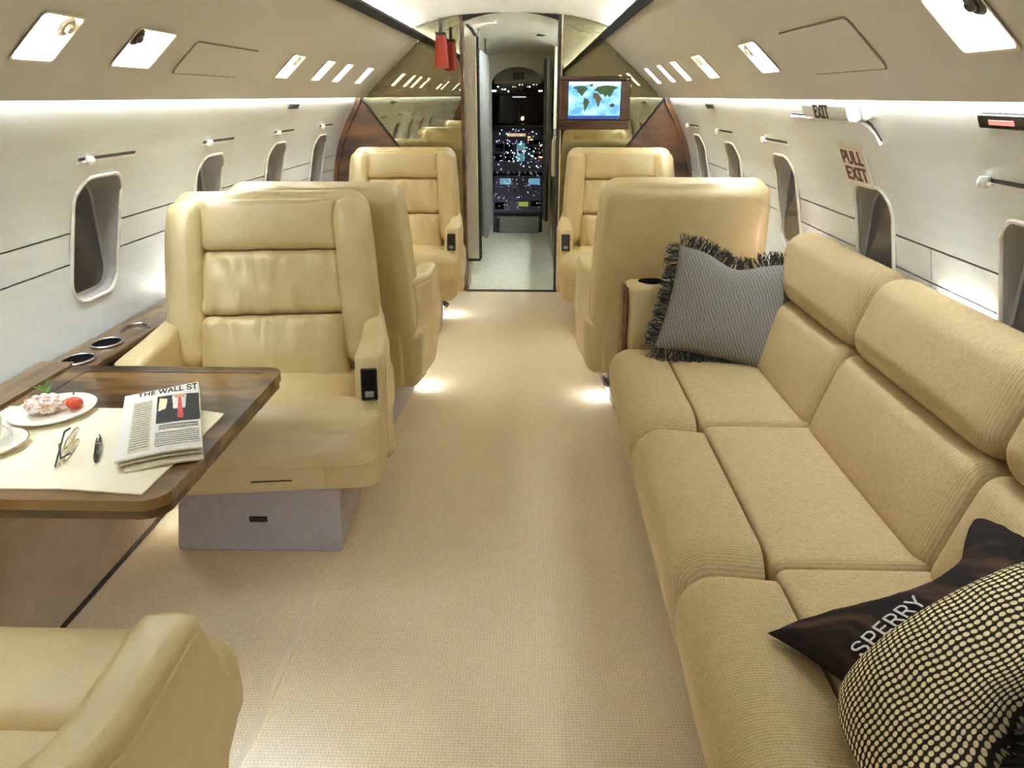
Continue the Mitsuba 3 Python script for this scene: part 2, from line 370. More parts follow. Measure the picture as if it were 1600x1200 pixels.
for s, nm in ((-1, 'left'), (1, 'right')):
    tow = (-s, 0, -1)
    hl = shapely.union_all([Polygon(rrect(y, (tL0 + tL1) / 2, w / 2, (tL1 - tL0) / 2, .012, 4)) for y, w in LAMPS[s]])
    cut = np.linspace(0, TL, 19)
    k = struct(f'trim_{1 if s < 0 else 2}', bent(sbox(Y0, 0, Y1, TL).difference(hl), psu(s), cut, towards=tow), 'm_overhead', 35)
    # back and lip, so that the panel has a body
    bk = [(.600, 1.700), (.640, 1.712), (.74, 1.700), (.78, 1.69), (1.0, 1.47), (.998, 1.35), (.990, 1.33)]
    v = np.array([(CX + s * x, y, z) for y in (Y0, Y1) for x, z in bk]); f = quads(0, 2, len(bk))
    add(k, 'shell', tm(v, f), 'm_overhead', False)
    sp = [(.560, 1.697), (.588, 1.672), (.612, 1.688), (.604, 1.716), (.574, 1.716)]
    v = np.concatenate([[(CX + s * x, y, z) for x, z in sp] for y in (Y0, Y1)]); n = len(sp)
    f = sum([[[j, (j + 1) % n, n + (j + 1) % n], [j, n + (j + 1) % n, n + j]] for j in range(n)], [])
    add(k, 'rail', tm(v, f), 'm_strip', False, label='black light rail along the inner edge of the overhead panel')
    for (y0, y1, za, zb) in ([(2.42, 2.95, 1.49, 1.405)] if s < 0 else [(1.84, 2.32, 1.50, 1.398)]):
        t0, t1 = psu_t(za), psu_t(zb)
        q = Polygon(rrect((y0 + y1) / 2, (t0 + t1) / 2, (y1 - y0) / 2, (t1 - t0) / 2, .014, 4))
        add(k, 'access_seam', bent(q.buffer(.003).difference(q.buffer(-.0015)), psu(s, .0012), np.linspace(t0 - .01, t1 + .01, 6), towards=tow), 'm_leather_dark', False)
        add(k, 'access_panel', bent(q.buffer(-.002), psu(s, .004), np.linspace(t0, t1, 6), .004, tow, (-s * .7, 0, -.7)), 'm_overhead', 35)
    for i, (y, w) in enumerate(LAMPS[s]):
        big = y < 3.6; side = 'left' if s < 0 else 'right'
        order = [q[0] for q in LAMPS[s] if q[0] > 1]
        if y > 1:
            names = ['nearest', 'second', 'third', 'fourth', 'fifth', 'sixth']
            lab = f"{'square' if big else 'slim'} reading lamp in the {side} overhead panel, {names[order.index(y)]} from the camera"
        else: lab = f"reading lamp of the {side} overhead panel behind the camera, {['nearest', 'second', 'third'][[q[0] for q in LAMPS[s] if q[0] < 1][::-1].index(y)]} from it"
        L = thing('reading_lamp', lab, 'lamp', f'reading lamps in the {side} overhead panel')
        c = (tL0 + tL1) / 2; h = (tL1 - tL0) / 2
        def rg(gy, gt, o):
            q = rrect(y, c, w / 2 * gy, h * gt, .012 * min(gy, gt), 4); return psu(s, o)(q)
        m = loft([rg(1.04, 1.05, .003), rg(.97, .96, .003), rg(.93, .92, -.018)]); m = m if s > 0 else tm(m.vertices, m.faces[:, ::-1])
        add(L, 'bezel', m, 'm_cream', 40)
        q = rg(.93, .92, -.017); cc = q.mean(0); V = np.vstack([q, cc]); f = np.array([[j, (j + 1) % len(q), len(q)] for j in range(len(q))])
        if np.cross(V[f[0, 1]] - V[f[0, 0]], V[f[0, 2]] - V[f[0, 0]]) @ np.array(tow, float) < 0: f = f[:, ::-1]
        k2 = add(L, 'lens', tm(V, f), 'm_white', False); scene[k2]['emitter'] = E(WARM if y > 3 else WHITE, LENS, 1.2)
        if (s, y) in NOZ:
            dy, nm_ = NOZ[s, y]; up = psu(s, -.008)(np.array([[y + w / 2 * dy, tL0 + h * .55]]))[0]
            nrm = np.array(tow, float) / math.sqrt(2)
            g = lathe([(0, .016), (.008, .016), (.012, .012), (.012, .006), (.020, .008), (.026, .004), (.027, -.006), (0, -.006)], 20)
            add(L, 'air_nozzle', place(g, up, (0, 1, 0), np.cross(nrm, (0, 1, 0))), nm_)

# ------------------------------------------------------------------ forward bulkhead
def bk(poly, d=.02, y=Y1):      # (x relative to centre, z) -> slab facing aft
    m = prism(poly, d); v = np.array(m.vertices); m.vertices = np.c_[CX + v[:, 0], y + v[:, 2], v[:, 1]]; m.invert() if False else None
    return trimesh.Trimesh(m.vertices, m.faces[:, ::-1], process=False)
JL, JR = -.325, .318
DX = .79
lx = [(-1.03, 1.335), (-DX, 1.02), (-.52, .66), (-.52, 0)]
outl = [(x, z) for x, z in ((-1.27, 0), (-1.27, .9), (-1.24, 1.0), (-1.17, 1.2), (-1.09, 1.335))]
top = [(-.80, 1.70), (-.68, 1.75), (-.57, 1.79), (JL - .01, 1.84)]
struct('wall_front', cat([bk(Polygon([(-1.3, -.01), (JL - .02, -.01), (JL - .02, 1.86), (-1.3, 1.86)]), .05, Y1 + .035), bk(Polygon([(JR + .02, -.01), (1.3, -.01), (1.3, 1.86), (JR + .02, 1.86)]), .05, Y1 + .035)]), 'm_dark', False)
for s in (-1, 1):
    J = JL if s < 0 else -JR
    f = lambda pts: Polygon([(-s * x, z) for x, z in pts])
    mp = [(-1.05, 1.37)] + lx + [(J, 0), (J, 1.842)] + top[::-1][1:] 
    add('wall_front', 'mirror', bk(f(mp), .012, Y1 + .006), 'm_mirror', False, label='bronze tinted mirror panel ' + ('left' if s < 0 else 'right') + ' of the doorway')
    wd = outl + [(-1.06, 1.37)] + lx
    add('wall_front', 'wood_panel', bk(f(wd).buffer(-.0015), .02, Y1 - .004), 'm_wood', False, label='dark veneer panel meeting the mirror on a diagonal')
    for a, b in zip(lx[:-2], lx[1:-1]):
        p0, p1 = np.array([CX - s * a[0], Y1 - .006, a[1]]), np.array([CX - s * b[0], Y1 - .006, b[1]])
        add('wall_front', 'edge_strip', tube([p0, p1], .006, 6), 'm_black')
    cv = [(x, z) for x, z in zip(W_(np.linspace(.6, 1.34, 16)), np.linspace(.6, 1.34, 16))]
    po = Polygon(cv + [(x - .035 + .01 * (z < .9), z) for x, z in cv[::-1]])
    m = prism(po, .05); v = np.array(m.vertices); m = trimesh.Trimesh(np.c_[CX + s * v[:, 0], Y1 - .035 + v[:, 2], v[:, 1]], m.faces if s < 0 else m.faces[:, ::-1], process=False)
    add('wall_front', 'edge_trim', m, 'm_wood', False)
# jambs of the doorway
add('wall_front', 'door_jamb', box(CX + JL - .020, CX + JL + .004, Y1 - .012, Y1 + .09, 0, 1.838, .003), 'm_wood', False)
add('wall_front', 'door_jamb', box(CX + JR - .014, CX + JR + .008, Y1 - .012, Y1 + .09, 0, 1.838, .003), 'm_dark', False)
add('wall_front', 'jamb_edge', box(CX + JR + .006, CX + JR + .016, Y1 - .016, Y1 + .02, 0, 1.838, .003), 'm_cream', False)

# aft bulkhead behind the camera
struct('wall_back', tm([(CX - 1.3, Y0, -.01), (CX + 1.3, Y0, -.01), (CX + 1.3, Y0, 1.9), (CX - 1.3, Y0, 1.9)], [[0, 2, 1], [0, 3, 2]]), 'm_wood', False)

# ------------------------------------------------------------------ entry corridor and cockpit
YC = 8.05
struct('wall_entry_left', box(-.60, -.525, Y1 + .09, YC, 0, 1.86, .003), 'm_olive', False)
struct('wall_entry_right', cat([box(.165, .22, 7.2, YC, 0, 1.86, .003), box(.60, .64, Y1 + .08, 7.2, 0, 1.86, .003)]), 'm_olive', False)
gc = thing('galley_counter', 'dark wood galley counter on the right of the entry past the doorway', 'counter')
add(gc, 'cabinet', box(.165, .598, Y1 + .145, 7.198, .004, .875, .004), 'm_wood', False)
add(gc, 'worktop', box(.160, .598, Y1 + .145, 7.198, .876, .905, .006, 2), 'm_gloss_black')
add(gc, 'end_panel', box(.163, .205, Y1 + .09, Y1 + .14, .004, 1.72, .004), 'm_dark', False)
light_strip('galley_light_001', .56, 1.50, .05, 5.72, 7.1, -30, WHITE, 60.0, 'white light strip on the back wall of the galley niche, washing its ceiling', 2)
light_strip('galley_light', .335, 1.70, .05, 5.72, 7.1, 180, WHITE, 80.0, 'white light strip under the galley ceiling right of the entry', 3)
v = np.array([(x, y, z - .09 * min(((x - CX) / .4) ** 2, 1.35)) for y, z in ((Y1 - .01, 1.852), (6.6, 1.83), (7.4, 1.79), (YC, 1.74)) for x in np.linspace(-.62, .65, 19)])
struct('ceiling_entry', tm(v, quads(0, 4, 19)), 'm_olive', True)
L = thing('entry_downlight', 'small round glowing downlight in the entry ceiling past the doorway', 'lamp')
add(L, 'bezel', lathe([(.030, -.006), (.045, -.006), (.047, .0), (.047, .01)], 24, (-.322, 5.95, 1.826)), 'm_cream')
k = add(L, 'lens', tm(*(lambda a: (np.c_[-.322 + .031 * np.cos(a).tolist() + [0] if False else np.r_[-.322 + .031 * np.cos(a), -.322], np.r_[5.95 + .031 * np.sin(a), 5.95], np.full(25, 1.822)], [[(j + 1) % 24, j, 24] for j in range(24)]))(np.arange(24) * math.pi / 12)), 'm_white', False)
scene[k]['emitter'] = E(WHITE, 420, 3)
for i, x in enumerate((.05, .115)):
    single('ceiling_vent', lathe([(0, 0), (.026, 0), (.03, -.004), (.034, 0), (.034, .004)], 20, (x - .01, 6.75, 1.795), (1, 1.3, 1)), 'm_black',
           f"small dark oval vent in the entry ceiling, {'left' if i == 0 else 'right'} of the pair", 'vent', 'entry ceiling vents')
d = thing('door_1', 'x', 'x'); labels[d] = {'kind': 'structure'}
add(d, 'leaf', box(-.500, -.405, 5.70, 5.75, .20, 1.72, .008, 2), 'm_white')
add(d, 'edge_seal', box(-.408, -.388, 5.71, 5.77, .195, 1.72, .004), 'm_black')
add(d, 'foot', box(-.495, -.395, 5.705, 5.75, .18, .205, .004), 'm_black')
add(d, 'guide', box(-.495, -.470, 5.71, 5.74, .004, .179, .004), 'm_cream')
add(d, 'closer_arm', tube([(-.47, 5.70, 1.80), (-.43, 5.76, 1.76), (-.40, 5.8, 1.70)], .012, 8), 'm_black')
c = thing('coat_curtain', 'grey folded curtain hanging on the left of the entry behind the door', 'curtain')
cy = np.linspace(6.0, 6.9, 40); cxs = -.415 + .03 * np.sin(np.linspace(0, 34, 40))
v = np.array([(x + .03 * (1 - z), y, .30 + z * 1.35) for z in np.linspace(0, 1, 4) for x, y in zip(cxs, cy)])
add(c, 'cloth', tm(v, quads(0, 4, 40)), 'm_grey', True)
add(c, 'rail', tube([(-.41, 5.98, 1.66), (-.41, 6.92, 1.66)], .012, 8), 'm_dark')
for y_ in (6.05, 6.85): add(c, 'hanger', tube([(-.41, y_, 1.66), (-.41, y_, 1.795)], .008, 6), 'm_dark')
c = thing('entry_handset', 'white corded handset hanging on the right side of the entry', 'handset')
add(c, 'body', rbox((.04, .04, .26), .018, 2, 3, (.140, 5.65, .93)), 'm_cream')
add(c, 'cradle', rbox((.034, .05, .05), .01, 2, 2, (.146, 5.64, 1.10)), 'm_chrome')
c = thing('galley_curtain', 'dark folded curtain at the right edge of the cockpit doorway', 'curtain')
cy = np.linspace(7.2, 8.0, 36); cxs = .105 + .025 * np.sin(np.linspace(0, 26, 36))
v = np.array([(x, y, .25 + z * 1.4) for z in np.linspace(0, 1, 3) for x, y in zip(cxs, cy)])
add(c, 'cloth', tm(v, quads(0, 3, 36)), 'm_dark', True)
# cockpit bulkhead with an arched opening
ar = [(-.60, 0), (-.60, 1.80), (.30, 1.80), (.30, 0), (.085, 0), (.085, 1.45)]
for a in np.radians(np.linspace(0, 180, 15)): ar.append((-.17 + .255 * math.cos(a), 1.45 + .155 * math.sin(a)))
ar += [(-.425, 0)]
m = prism(Polygon(ar), .04); v = np.array(m.vertices)
struct('wall_cockpit', trimesh.Trimesh(np.c_[v[:, 0], YC + v[:, 2], v[:, 1]], m.faces[:, ::-1], process=False), 'm_olive', False)
struct('wall_cockpit_shell', tm([(-.75, YC + .04, -.05), (.45, YC + .04, -.05), (.45, 9.4, -.05), (-.75, 9.4, -.05), (-.75, YC + .04, 1.75), (.45, YC + .04, 1.75), (.45, 9.4, 1.6), (-.75, 9.4, 1.6)],
       [[0, 1, 2], [0, 2, 3], [4, 6, 5], [4, 7, 6], [0, 3, 7], [0, 7, 4], [1, 6, 2], [1, 5, 6], [3, 2, 6], [3, 6, 7]]), 'm_dark', False)
c = thing('cockpit_header', 'olive rounded header panel with a speaker grille above the overhead switches', 'panel')
add(c, 'panel', rbox((.50, .05, .17), .022, 2, 3, (-.18, 8.55, 1.545)), 'm_olive')
add(c, 'speaker_grille', box(-.225, -.115, 8.512, 8.524, 1.50, 1.565, .004), 'm_dark')
for i in range(5): add(c, 'grille_bar', box(-.218, -.122, 8.506, 8.514, 1.507 + i * .0125, 1.511 + i * .0125, .001), 'm_olive')
rnd = random.Random(4)
def lights(parent, name, spots, size, m, em=None, s=1, y=None, smooth=False):
    k = add(parent, name, cat([box(x - size[0] / 2 * f, x + size[0] / 2 * f, yy - .004, yy + .004, z - size[1] / 2 * f, z + size[1] / 2 * f, .001) for x, yy, z, f in spots]), m, smooth)
    labels[k] = {'kind': 'stuff'}
    if em: scene[k]['emitter'] = E(em, s, .3)
c = thing('overhead_switch_panel', 'black overhead cockpit switch panel with small lit switches', 'instrument panel')
add(c, 'panel', box(-.47, .09, 8.60, 8.68, 1.36, 1.475, .006), 'm_gloss_black')
lights(c, 'lit_switches', [(-.46 + .037 * i + rnd.uniform(-.01, .01), 8.595, 1.385 + rnd.choice([0, .02, .045, .065]), rnd.uniform(.6, 1.5)) for i in range(15)], (.014, .012), 'm_white', (1, .9, .6), 1.1)
lights(c, 'lamp_bars', [(-.43, 8.594, 1.39, 1), (.055, 8.594, 1.39, .8)], (.05, .018), 'm_white', (1, .95, .75), 1.6)
c = thing('windscreen', 'black night-dark cockpit windscreen with a small glare above the instruments', 'window')
add(c, 'glass', box(-.50, .14, 9.09, 9.11, .93, 1.36, .004), 'm_gloss_black')
add(c, 'pillar', box(-.19, -.165, 9.055, 9.088, 1.06, 1.36, .006), 'm_black')
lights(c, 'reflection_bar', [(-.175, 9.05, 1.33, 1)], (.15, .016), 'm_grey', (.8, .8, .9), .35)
c = thing('glareshield_lamp', 'tiny glowing orange lamp in the dark above the cockpit instruments', 'lamp')
add(c, 'base', lathe([(0, -.03), (.02, -.03), (.02, -.015), (.01, -.01), (0, -.01)], 12, (-.135, 8.9, 1.10)), 'm_black')
k = add(c, 'bulb', trimesh.creation.icosphere(2, .018), 'm_white', True); scene[k]['to_world'] = T().translate([-.135, 8.9, 1.11]); scene[k]['emitter'] = E((1, .62, .3), 6, .5)
c = thing('instrument_panel', 'blue-grey cockpit instrument panel crowded with small lit gauges and switches', 'instrument panel')
def slab(y0, z0, y1, z1, x0, x1, t=.05):
    d = np.array([0, y1 - y0, z1 - z0]); L_ = np.linalg.norm(d); m = rbox((x1 - x0, L_, t), .006, 1, 1)
    return place(m, ((x0 + x1) / 2, (y0 + y1) / 2, (z0 + z1) / 2), (1, 0, 0), d)
add(c, 'panel', slab(8.62, .56, 8.98, 1.01, -.47, .11), 'm_panel_grey')
add(c, 'glareshield', rbox((.60, .20, .05), .02, 1, 2, (-.18, 8.93, 1.03)), 'm_black')
on = lambda u, x, off=.03: (x, 8.62 + .36 * u - off * .78, .56 + .45 * u + off * .62)   # u runs up the panel
def bx(x, u, w, h, off, m, name, em=None, s=1):
    p = on(u, x, off); mm = place(rbox((w, h, .008), .002, 1, 1), p, (1, 0, 0), (0, .36, .45)); k = add(c, name, mm, m)
    if em: scene[k]['emitter'] = E(em, s, .3)
for i in range(2):
    for j in range(2): bx(-.385 + .105 * i, .30 + .22 * j, .085, .085, .028, 'm_gloss_black', 'display')
    bx(-.15, .30 + .24 * i, .09, .09, .028, 'm_gloss_black', 'display', (.25, .55, .62), .28)
bx(-.20, .80, .20, .035, .03, 'm_cream', 'annunciator', (1, .72, .4), .35)
for i in range(3):
    for j in range(3): bx(-.04 + .05 * i, .34 + .15 * j, .04, .042, .028, 'm_gloss_black', 'gauge')
def sprinkle(n, x0, x1, u0, u1, f0, f1): return [(*((q := on(rnd.uniform(u0, u1), rnd.uniform(x0, x1), .034))), rnd.uniform(f0, f1)) for _ in range(n)]
lights(c, 'white_indicators', sprinkle(75, -.45, .09, .03, .95, .5, 1.3), (.011, .011), 'm_white', (.8, .85, 1), .9)
lights(c, 'amber_indicators', sprinkle(14, -.08, .09, .2, .75, .6, 1.6), (.013, .012), 'm_white', (1, .55, .25), .8)
lights(c, 'cyan_indicators', sprinkle(22, -.3, .0, .2, .7, .6, 1.6), (.014, .012), 'm_white', (.4, .9, .9), .7)
c2 = thing('centre_pedestal', 'grey cockpit centre pedestal with two blue screens and rows of knobs', 'pedestal'); c = c2
add(c, 'top', slab(8.14, .20, 8.60, .52, -.44, .085, .04), 'm_panel_grey')
add(c, 'body', cat([box(-.43, .075, 8.20, 8.6, -.04, .20, .01), box(-.42, .07, 8.42, 8.62, .15, .40, .01)]), 'm_grey')
on = lambda u, x, off=.03: (x, 8.14 + .52 * u - off * .57, .20 + .36 * u + off * .82)
def bx2(x, u, w, h, m, name, em=None, s=1):
    mm = place(rbox((w, h, .01), .002, 1, 1), on(u, x, .024), (1, 0, 0), (0, .52, .36)); k = add(c, name, mm, m)
    if em: scene[k]['emitter'] = E(em, s, .3)
for x in (-.31, .0): bx2(x, .72, .12, .09, 'm_gloss_black', 'screen', (.2, .45, .6), .45)
bx2(-.11, .16, .10, .06, 'm_land', 'green_screen', (.45, .55, .1), .35)
bx2(-.36, .12, .10, .10, 'm_gloss_black', 'trim_unit'); bx2(.02, .18, .10, .08, 'm_gloss_black', 'trim_unit')
for i in range(8):
    mm = place(lathe([(0, .03), (.009, .03), (.011, .024), (.013, 0), (0, 0)], 10), on(.93, -.40 + .06 * i, .022), (1, 0, 0), (0, .52, .36)); k = add(c, 'knob', mm, 'm_brass' if i % 2 else 'm_cream')
lights(c, 'white_indicators', [(*on(rnd.uniform(.02, .95), rnd.uniform(-.42, .06), .032), rnd.uniform(.4, 1.0)) for _ in range(70)], (.010, .009), 'm_white', (.85, .85, 1), .6)
for x in (-.22, -.18): add(c, 'throttle_lever', cat([tube([on(.45, x, .02), on(.42, x, .10)], .007, 6), rbox((.03, .03, .03), .01, 1, 2, on(.42, x, .11))]), 'm_grey')
c = thing('cockpit_step', 'pale grey step box at the foot of the cockpit pedestal', 'step')
add(c, 'box', box(-.385, .055, 8.06, 8.16, .0, .165, .015, 3), 'm_grey')
add(c, 'slot', box(-.385, -.355, 8.052, 8.064, .01, .15, .004), 'm_black')

# ------------------------------------------------------------------ television on the right of the doorway
tv = thing('wall_television', 'small television in a wooden frame showing a world map, right of the doorway', 'television')
fx0, fx1, fz0, fz1, yf = .165, .632, 1.128, 1.462, Y1 - .055
sx0, sx1, sz0, sz1 = .219, .572, 1.186, 1.437
for n_, (a, b, c_, d_) in enumerate(((fx0, fx1, sz1, fz1), (fx0, fx1, fz0, sz0), (fx0, sx0, sz0, sz1), (sx1, fx1, sz0, sz1))):
    add(tv, 'frame_rail', box(a, b, yf, yf + .05, c_, d_, .006, 2), 'm_wood', 30)
add(tv, 'bezel', box(sx0 - .004, sx1 + .004, yf + .012, yf + .045, sz0 - .004, sz1 + .004, .003), 'm_black')
k = add(tv, 'screen', tm([(x, yf + .006, z) for x, z in ((sx0 + .004, sz0 + .012), (sx1 - .004, sz0 + .012), (sx1 - .004, sz1 - .008), (sx0 + .004, sz1 - .008))], [[0, 1, 2], [0, 2, 3]]), 'm_black', False, uv=np.array([(0, 0), (1, 0), (1, 1), (0, 1)], float))
scene[k]['emitter'] = {'type': 'area', 'sampling_weight': .6, 'radiance': proc(lambda p, n, uv: mix((.10, .34, .95), (.42, .85, 1.0), smoothstep(.3, .75, fbm(uv.x * 6, uv.y * 6, 3.0, 4))) * .95)}
SW, SH = sx1 - sx0, sz1 - sz0
cont = {'north_america': [(.10, .83), (.22, .86), (.33, .85), (.37, .78), (.32, .72), (.29, .66), (.26, .60), (.23, .66), (.18, .72), (.16, .78), (.09, .80)],
        'greenland': [(.40, .90), (.47, .92), (.46, .86), (.42, .84)],
        'south_america': [(.31, .56), (.37, .54), (.41, .47), (.38, .38), (.35, .30), (.32, .22), (.31, .32), (.29, .45)],
        'africa': [(.48, .68), (.56, .69), (.61, .60), (.64, .55), (.61, .46), (.59, .36), (.56, .35), (.54, .45), (.52, .54), (.47, .57)],
        'eurasia': [(.48, .75), (.54, .83), (.62, .86), (.74, .88), (.88, .85), (.94, .82), (.86, .76), (.83, .66), (.78, .58), (.74, .64), (.70, .58), (.66, .66), (.60, .66), (.55, .73)],
        'australia': [(.79, .40), (.85, .44), (.89, .39), (.86, .33), (.80, .34)]}
for kk, pts in cont.items():
    m = prism(Polygon([(sx0 + x * SW, sz0 + z * SH) for x, z in pts]), .002); v = np.array(m.vertices)
    k = add(tv, 'map_land', trimesh.Trimesh(np.c_[v[:, 0], yf + .0035 + v[:, 2], v[:, 1]], m.faces[:, ::-1], process=False), 'm_land', False)
    scene[k]['emitter'] = E((.10, .16, .06) if kk != 'africa' else (.28, .14, .08), .3, .1)
for z0, z1, e, q in ((sz1 - .030, sz1 - .0085, (.9, .95, 1), 'map_ice'), (sz0 + .0125, sz0 + .030, (.02, .05, .25), 'map_ice')):
    k = add(tv, q, box(sx0 + .005, sx1 - .005, yf + .0045, yf + .007, z0, z1, .0005), 'm_black', False); scene[k]['emitter'] = E(e, 1, .1)
add(tv, 'power_led', lathe([(0, -.004), (.008, -.004), (.009, .004), (0, .004)], 12, (fx1 - .02, yf - .002, fz1 - .02), (1, .6, 1)), 'm_white')

# red marker by the doorway
c = thing('red_marker_light', 'translucent red tapered marker hanging by the top left of the doorway', 'sign')
rt = [(.030, .19), (.036, .15), (.044, .03), (.046, .0)]
m = loft([np.array([(-.59 + r * math.cos(a), 5.22 + .4 * r * math.sin(a), 1.505 + z) for a in np.linspace(0, 2 * math.pi, 16, endpoint=False)]) for r, z in rt], caps=True)
add(c, 'body', m, 'm_redtag', 40)
add(c, 'cap', box(-.622, -.558, 5.20, 5.24, 1.693, 1.712, .004), 'm_dark')
add(c, 'bracket', box(-.60, -.58, 5.205, 5.235, 1.70, 1.79, .003), 'm_dark')

# ------------------------------------------------------------------ club chairs
def T_shape(v):
    w = .30 + .085 * (1 - np.clip((v[:, 1] + .225) / .03, 0, 1)) ; v[:, 0] *= w / .30; return v
def wr(v, ax, amp, mask, sx, sz, seed):
    q = np.stack([v[:, 0] * sx, v[:, 2] * sz, v[:, 1] * 2], -1)
    v[:, ax] += amp * (meshkit.fbm(q, 3, seed) - .5) * 2 * mask; return v
def chair_parts():
    P = []
    # pedestal
    b = rbox((.525, .50, .20), .012, 2, 2, (0, 0, .10))
    b = edit(b, lambda v: np.c_[v[:, 0] * (1 - .03 * v[:, 2] / .2) * (1 - .12 * (v[:, 1] + .25) / .5), v[:, 1] + .05 * (v[:, 2] / .2) * (v[:, 1] < 0), v[:, 2]])
    P.append(('pedestal', b, 'm_base', 30))
    P.append(('pedestal__latch', box(-.028, .028, -.232, -.224, .095, .112, .003), 'm_black', 30))
    # body below the seat
    s = rbox((.765, .60, .27), .055, (8, 8, 4), 3, (0, .03, .325))
    s = edit(s, lambda v: np.c_[v[:, 0] * (1 - .05 * np.clip((.32 - v[:, 2]) / .13, 0, 1)), v[:, 1] + .02 * np.clip((.32 - v[:, 2]) / .13, 0, 1) * (v[:, 1] < 0), v[:, 2]])
    P.append(('seat_shell', s, 'm_leather', 40))
    P.append(('rear_panel', rbox((.60, .03, .30), .014, 2, 3, (0, .333, .36)), 'm_leather', 40))
    P.append(('pouch_panel', rbox((.43, .02, .085), .008, 1, 2, (-.02, -.268, .275)), 'm_leather', 40))
    P.append(('pouch_panel__pull_slot', box(-.02, .10, -.2815, -.2765, .258, .263, .0015), 'm_seam', 30))
    # seat cushion, wider in front of the arms
    c = rbox((.60, .50, .185), .07, (18, 24, 4), 4, (0, -.105, .405))
    c = puff(c, 2, .014, np.array([0, -.1, .40]), .30, .27); c = edit(c, T_shape)
    c = edit(c, lambda v: np.c_[v[:, :2], v[:, 2] - .10 * np.clip(v[:, 1] + .25, 0, 1)])
    c = edit(c, lambda v: wr(v, 2, .006, (v[:, 2] > .42) * np.clip((v[:, 1] + .3) / .1, 0, 1), 26, 2, 3))
    P.append(('seat_cushion', c, 'm_leather', True))
    # back, built upright then leaned
    h0, lean = np.array([0, .165, .40]), math.radians(12)
    def L(m):
        v = np.array(m.vertices); y, z = v[:, 1].copy(), v[:, 2].copy()
        v[:, 1] = h0[1] + y * math.cos(lean) + z * math.sin(lean); v[:, 2] = h0[2] - y * math.sin(lean) + z * math.cos(lean); m.vertices = v; return m
    taper = lambda v: np.c_[v[:, 0] * np.interp(v[:, 2], [0, .15, .45, .67], [1.02, 1.0, .955, .90]), v[:, 1:]]
    sh = rbox((.66, .16, .78), .055, (8, 3, 10), 4, (0, .085, .275)); sh = edit(puff(sh, 1, .012, np.array([0, .08, .30]), .33, .40), taper)
    P.append(('back_shell', L(sh), 'm_leather', True))
    for x in (-1, 1):
        w = rbox((.118, .15, .56), .05, (4, 4, 16), 4, (x * .272, -.005, .355)); w = edit(w, taper)
        w = edit(w, lambda v: np.c_[v[:, 0], v[:, 1] + .05 * np.clip((v[:, 2] - .5) / .15, 0, 1) ** 2, v[:, 2]])
        P.append(('side_bolster', L(w), 'm_leather', True))
    for nm, a, b_, seed, t in (('headrest', .465, .632, 1, .055), ('back_pad', .250, .462, 2, .06), ('lumbar_pad', .0, .247, 5, .085)):
        p = rbox((.45, t + .05, b_ - a), .028, (40, 3, 16), 3, (0, .012 - t / 2 + .03, (a + b_) / 2))
        p = puff(p, 1, .016 if nm != 'lumbar_pad' else .026, np.array([0, 0, (a + b_) / 2]), .225, (b_ - a) / 2, -1)
        if nm != 'headrest':
            def fn(v, a=a, b_=b_, seed=seed):
                e = (v[:, 2] - a) / (b_ - a); mask = (v[:, 1] < -.01) * np.clip(1.15 - 2.2 * np.minimum(e, 1 - e), .2, 1)
                q = v.copy(); q[:, 0] = q[:, 0] + .25 * np.abs(q[:, 0]) * (e - .5)
                d = meshkit.fbm(np.stack([q[:, 0] * 34, e * 1.3, np.full(len(v), seed)], -1), 3, seed) - .5
                v[:, 1] += .055 * d * mask; return v
            p = edit(p, fn)
        p = edit(p, taper); P.append((nm, L(p), 'm_leather', True))
    # arms
    for x in (-1, 1):
        def side(y, z, ins=0):      # follows the chair's side outline: sloping front, underside rising forwards
            t = np.clip((z - .20) / .435, 0, 1); zb = .20 + .16 * np.clip((-.02 - y) / .26, 0, 1); zt = .625 + .03 * np.clip(y / .3, 0, 1)
            zz = zb + (zt - zb) * t; return y + .085 * np.clip((zz - .42) / .2, 0, 1) * np.clip((.12 - y) / .3, 0, 1), zz
        a = rbox((.088, .60, .435), .026, (3, 14, 14), 4, (x * .344, .015, .4175))
        def fa(v):
            y, z = side(v[:, 1], v[:, 2]); return np.c_[v[:, 0] - x * .035 * np.clip(v[:, 1] / .3, 0, 1) * (x * v[:, 0] > .34), y, z]
        P.append(('armrest', edit(a, fa), 'm_leather', True))
        p_ = rbox((.006, .53, .37), .0028, (1, 14, 14), 2, (x * .3885, .015, .4175)); P.append(('side_panel', edit(p_, fa), 'm_leather', 30))
    return P
CW = lambda n: np.array([1.07 if n in ('back_shell', 'side_bolster', 'headrest', 'back_pad', 'lumbar_pad') else 1.0, 1, 1])
CP = [(n, mikit.ply(edit(m, lambda v: v * CW(n)), mt, sm)) for n, m, mt, sm in chair_parts()]
